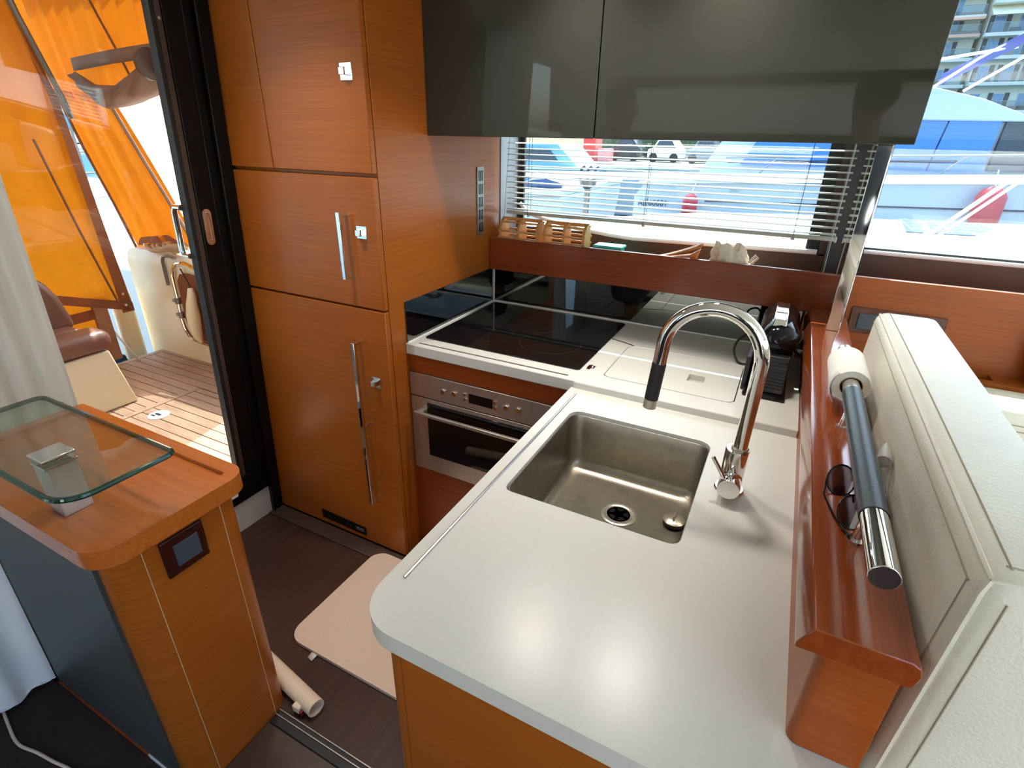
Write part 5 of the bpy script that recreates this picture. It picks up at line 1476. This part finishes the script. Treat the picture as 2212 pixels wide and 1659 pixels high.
for k in range(3):
    x = -0.86 + 0.07 * k
    obj('hook', MB().tube([(x, 3.3, 1.18), (x, 3.3, 1.25), (x + 0.01, 3.3, 1.29), (x + 0.045, 3.3, 1.31)], 0.016, 8), M['car_dark'], wn_)
qy = thing('quay', 'pale stone quay behind the moored boats', 'quay', (0, 31, -0.62))
obj('wall', MB().box(-40, 40, 26, 34, -0.62, 0.45), M['stone'], qy)
obj('hedge', MB().box(-11.2, 6, 33.0, 34, 0.45, 2.1), M['green'], qy)
ki = thing('red_kiosk', 'red kiosk standing on the far quay', 'kiosk', (-9.7, 29, 0.45))
obj('body', MB().box(-10.15, -9.3, 28.6, 29.4, 0.45, 1.9), M['red_paint'], ki, bev=0.03)
obj('counter', MB().box(-9.28, -8.6, 28.6, 29.4, 0.45, 1.1), M['fender_pink'], ki, bev=0.03)
obj('roof', MB().box(-10.3, -9.1, 28.4, 29.6, 1.9, 2.05), M['white'], ki)
def car(x, y, mat, label):
    t = thing('parked_car', label, 'car', (x, y, 0.45), 'cars parked on the far quay')
    obj('body', MB().prism([(x - 0.9, 0.68), (x - 0.9, 1.1), (x - 0.6, 1.2), (x - 0.35, 1.62), (x + 0.45, 1.62), (x + 0.8, 1.2), (x + 0.95, 1.1), (x + 0.95, 0.68)], 'y', y, y + 1.6), mat, t, bev=0.05)
    obj('window', MB().prism([(x - 0.5, 1.2), (x - 0.3, 1.54), (x + 0.4, 1.54), (x + 0.65, 1.2)], 'y', y - 0.01, y + 0.02), M['dark_mesh'], t)
    for wx in (x - 0.55, x + 0.58):
        obj('wheel', MB().cyl((wx, y - 0.02, 0.69), (wx, y + 0.2, 0.69), 0.235, seg=14), M['black_soft'], t)
car(-8.2, 30.0, M['car_dark'], 'dark car parked on the quay, nearest the red kiosk')
car(-6.0, 30.2, M['white'], 'white car parked on the quay, second from the red kiosk')
car(-3.8, 29.8, M['car_grey'], 'grey car parked on the quay, third from the red kiosk')
car(-1.6, 30.1, M['car_dark'], 'dark car parked on the quay, farthest from the red kiosk')

# ------------------------------------------------------------------ apartment houses on the hill
def house(label, x0, x1, y, floors, wallmat, seed, awn):
    t = thing('apartment_house', label, 'building', ((x0 + x1) / 2, y + 4, -0.6))
    rn = random.Random(seed)
    obj('wall', MB().box(x0, x1, y, y + 8, -0.6, 19.5), wallmat, t)
    for fi, fz in enumerate(floors):
        sl_ = obj('balcony', MB().box(x0 - 0.1, x1 + 0.1, y - 1.3, y, fz - 0.28, fz), M['facade'], t)
        obj('balustrade', MB().box(x0, x1, y - 1.27, y - 1.24, fz, fz + 0.72), M['rail_glass'], sl_)
        obj('top_bar', MB().box(x0, x1, y - 1.29, y - 1.22, fz + 0.72, fz + 0.77), M['gunmetal'], sl_)
        n = max(2, int((x1 - x0) / 1.7))
        for k in range(n):
            wx = x0 + 0.45 + k * (x1 - x0 - 0.9) / n
            ww = 0.85
            w_ = obj('window', MB().box(wx, wx + ww, y - 0.05, y, fz + 0.15, fz + 1.45), M['white_panel'], t)
            obj('pane', MB().box(wx + 0.06, wx + ww / 2 - 0.02, y - 0.08, y - 0.05, fz + 0.21, fz + 1.39), M['win_blue'], w_)
            obj('pane', MB().box(wx + ww / 2 + 0.02, wx + ww - 0.06, y - 0.08, y - 0.05, fz + 0.21, fz + 1.39), M['win_blue'], w_)
            if rn.random() < 0.8:
                obj('shutter', MB().box(wx - 0.36, wx - 0.02, y - 0.09, y, fz + 0.12, fz + 1.48), M['shutter'], t)
                obj('shutter', MB().box(wx + ww + 0.02, wx + ww + 0.36, y - 0.09, y, fz + 0.12, fz + 1.48), M['shutter'], t)
        for k in range(2):
            px = rn.uniform(x0 + 0.5, x1 - 0.5)
            obj('planter', MB().box(px - 0.4, px + 0.4, y - 1.15, y - 0.85, fz, fz + 0.35), M['fender_pink'] if rn.random() < 0.4 else M['car_dark'], sl_)
    for (az, amat, lean) in awn:
        obj('awning', MB().prism([(y - 1.6, az), (y - 1.55, az + 0.12), (y, az + lean), (y, az + lean - 0.1)], 'x', x0 - 0.05, x1 + 0.05), amat, t)
    return t
house('cream apartment house with tiled awnings on the hill, seen beside the black cabinet', 8.0, 12.9, 70, (4.6, 6.9, 9.1, 11.0, 12.5, 14.3), M['facade'], 2, [(10.75, M['tile'], 0.7), (12.1, M['tile'], 0.8)])
house('cream apartment house with white awnings on the hill at the right edge', 13.3, 21.5, 69, (2.2, 4.7, 7.0, 9.1, 10.9, 13.4, 15.2), M['facade'], 5, [(12.2, M['awning_white'], 0.9)])
house('sand coloured apartment house on the hill behind the yacht', -6.0, 7.6, 74, (2.5, 5.0, 7.5, 10, 12.5), M['facade_sand'], 8, [(9.6, M['awning_white'], 0.8)])
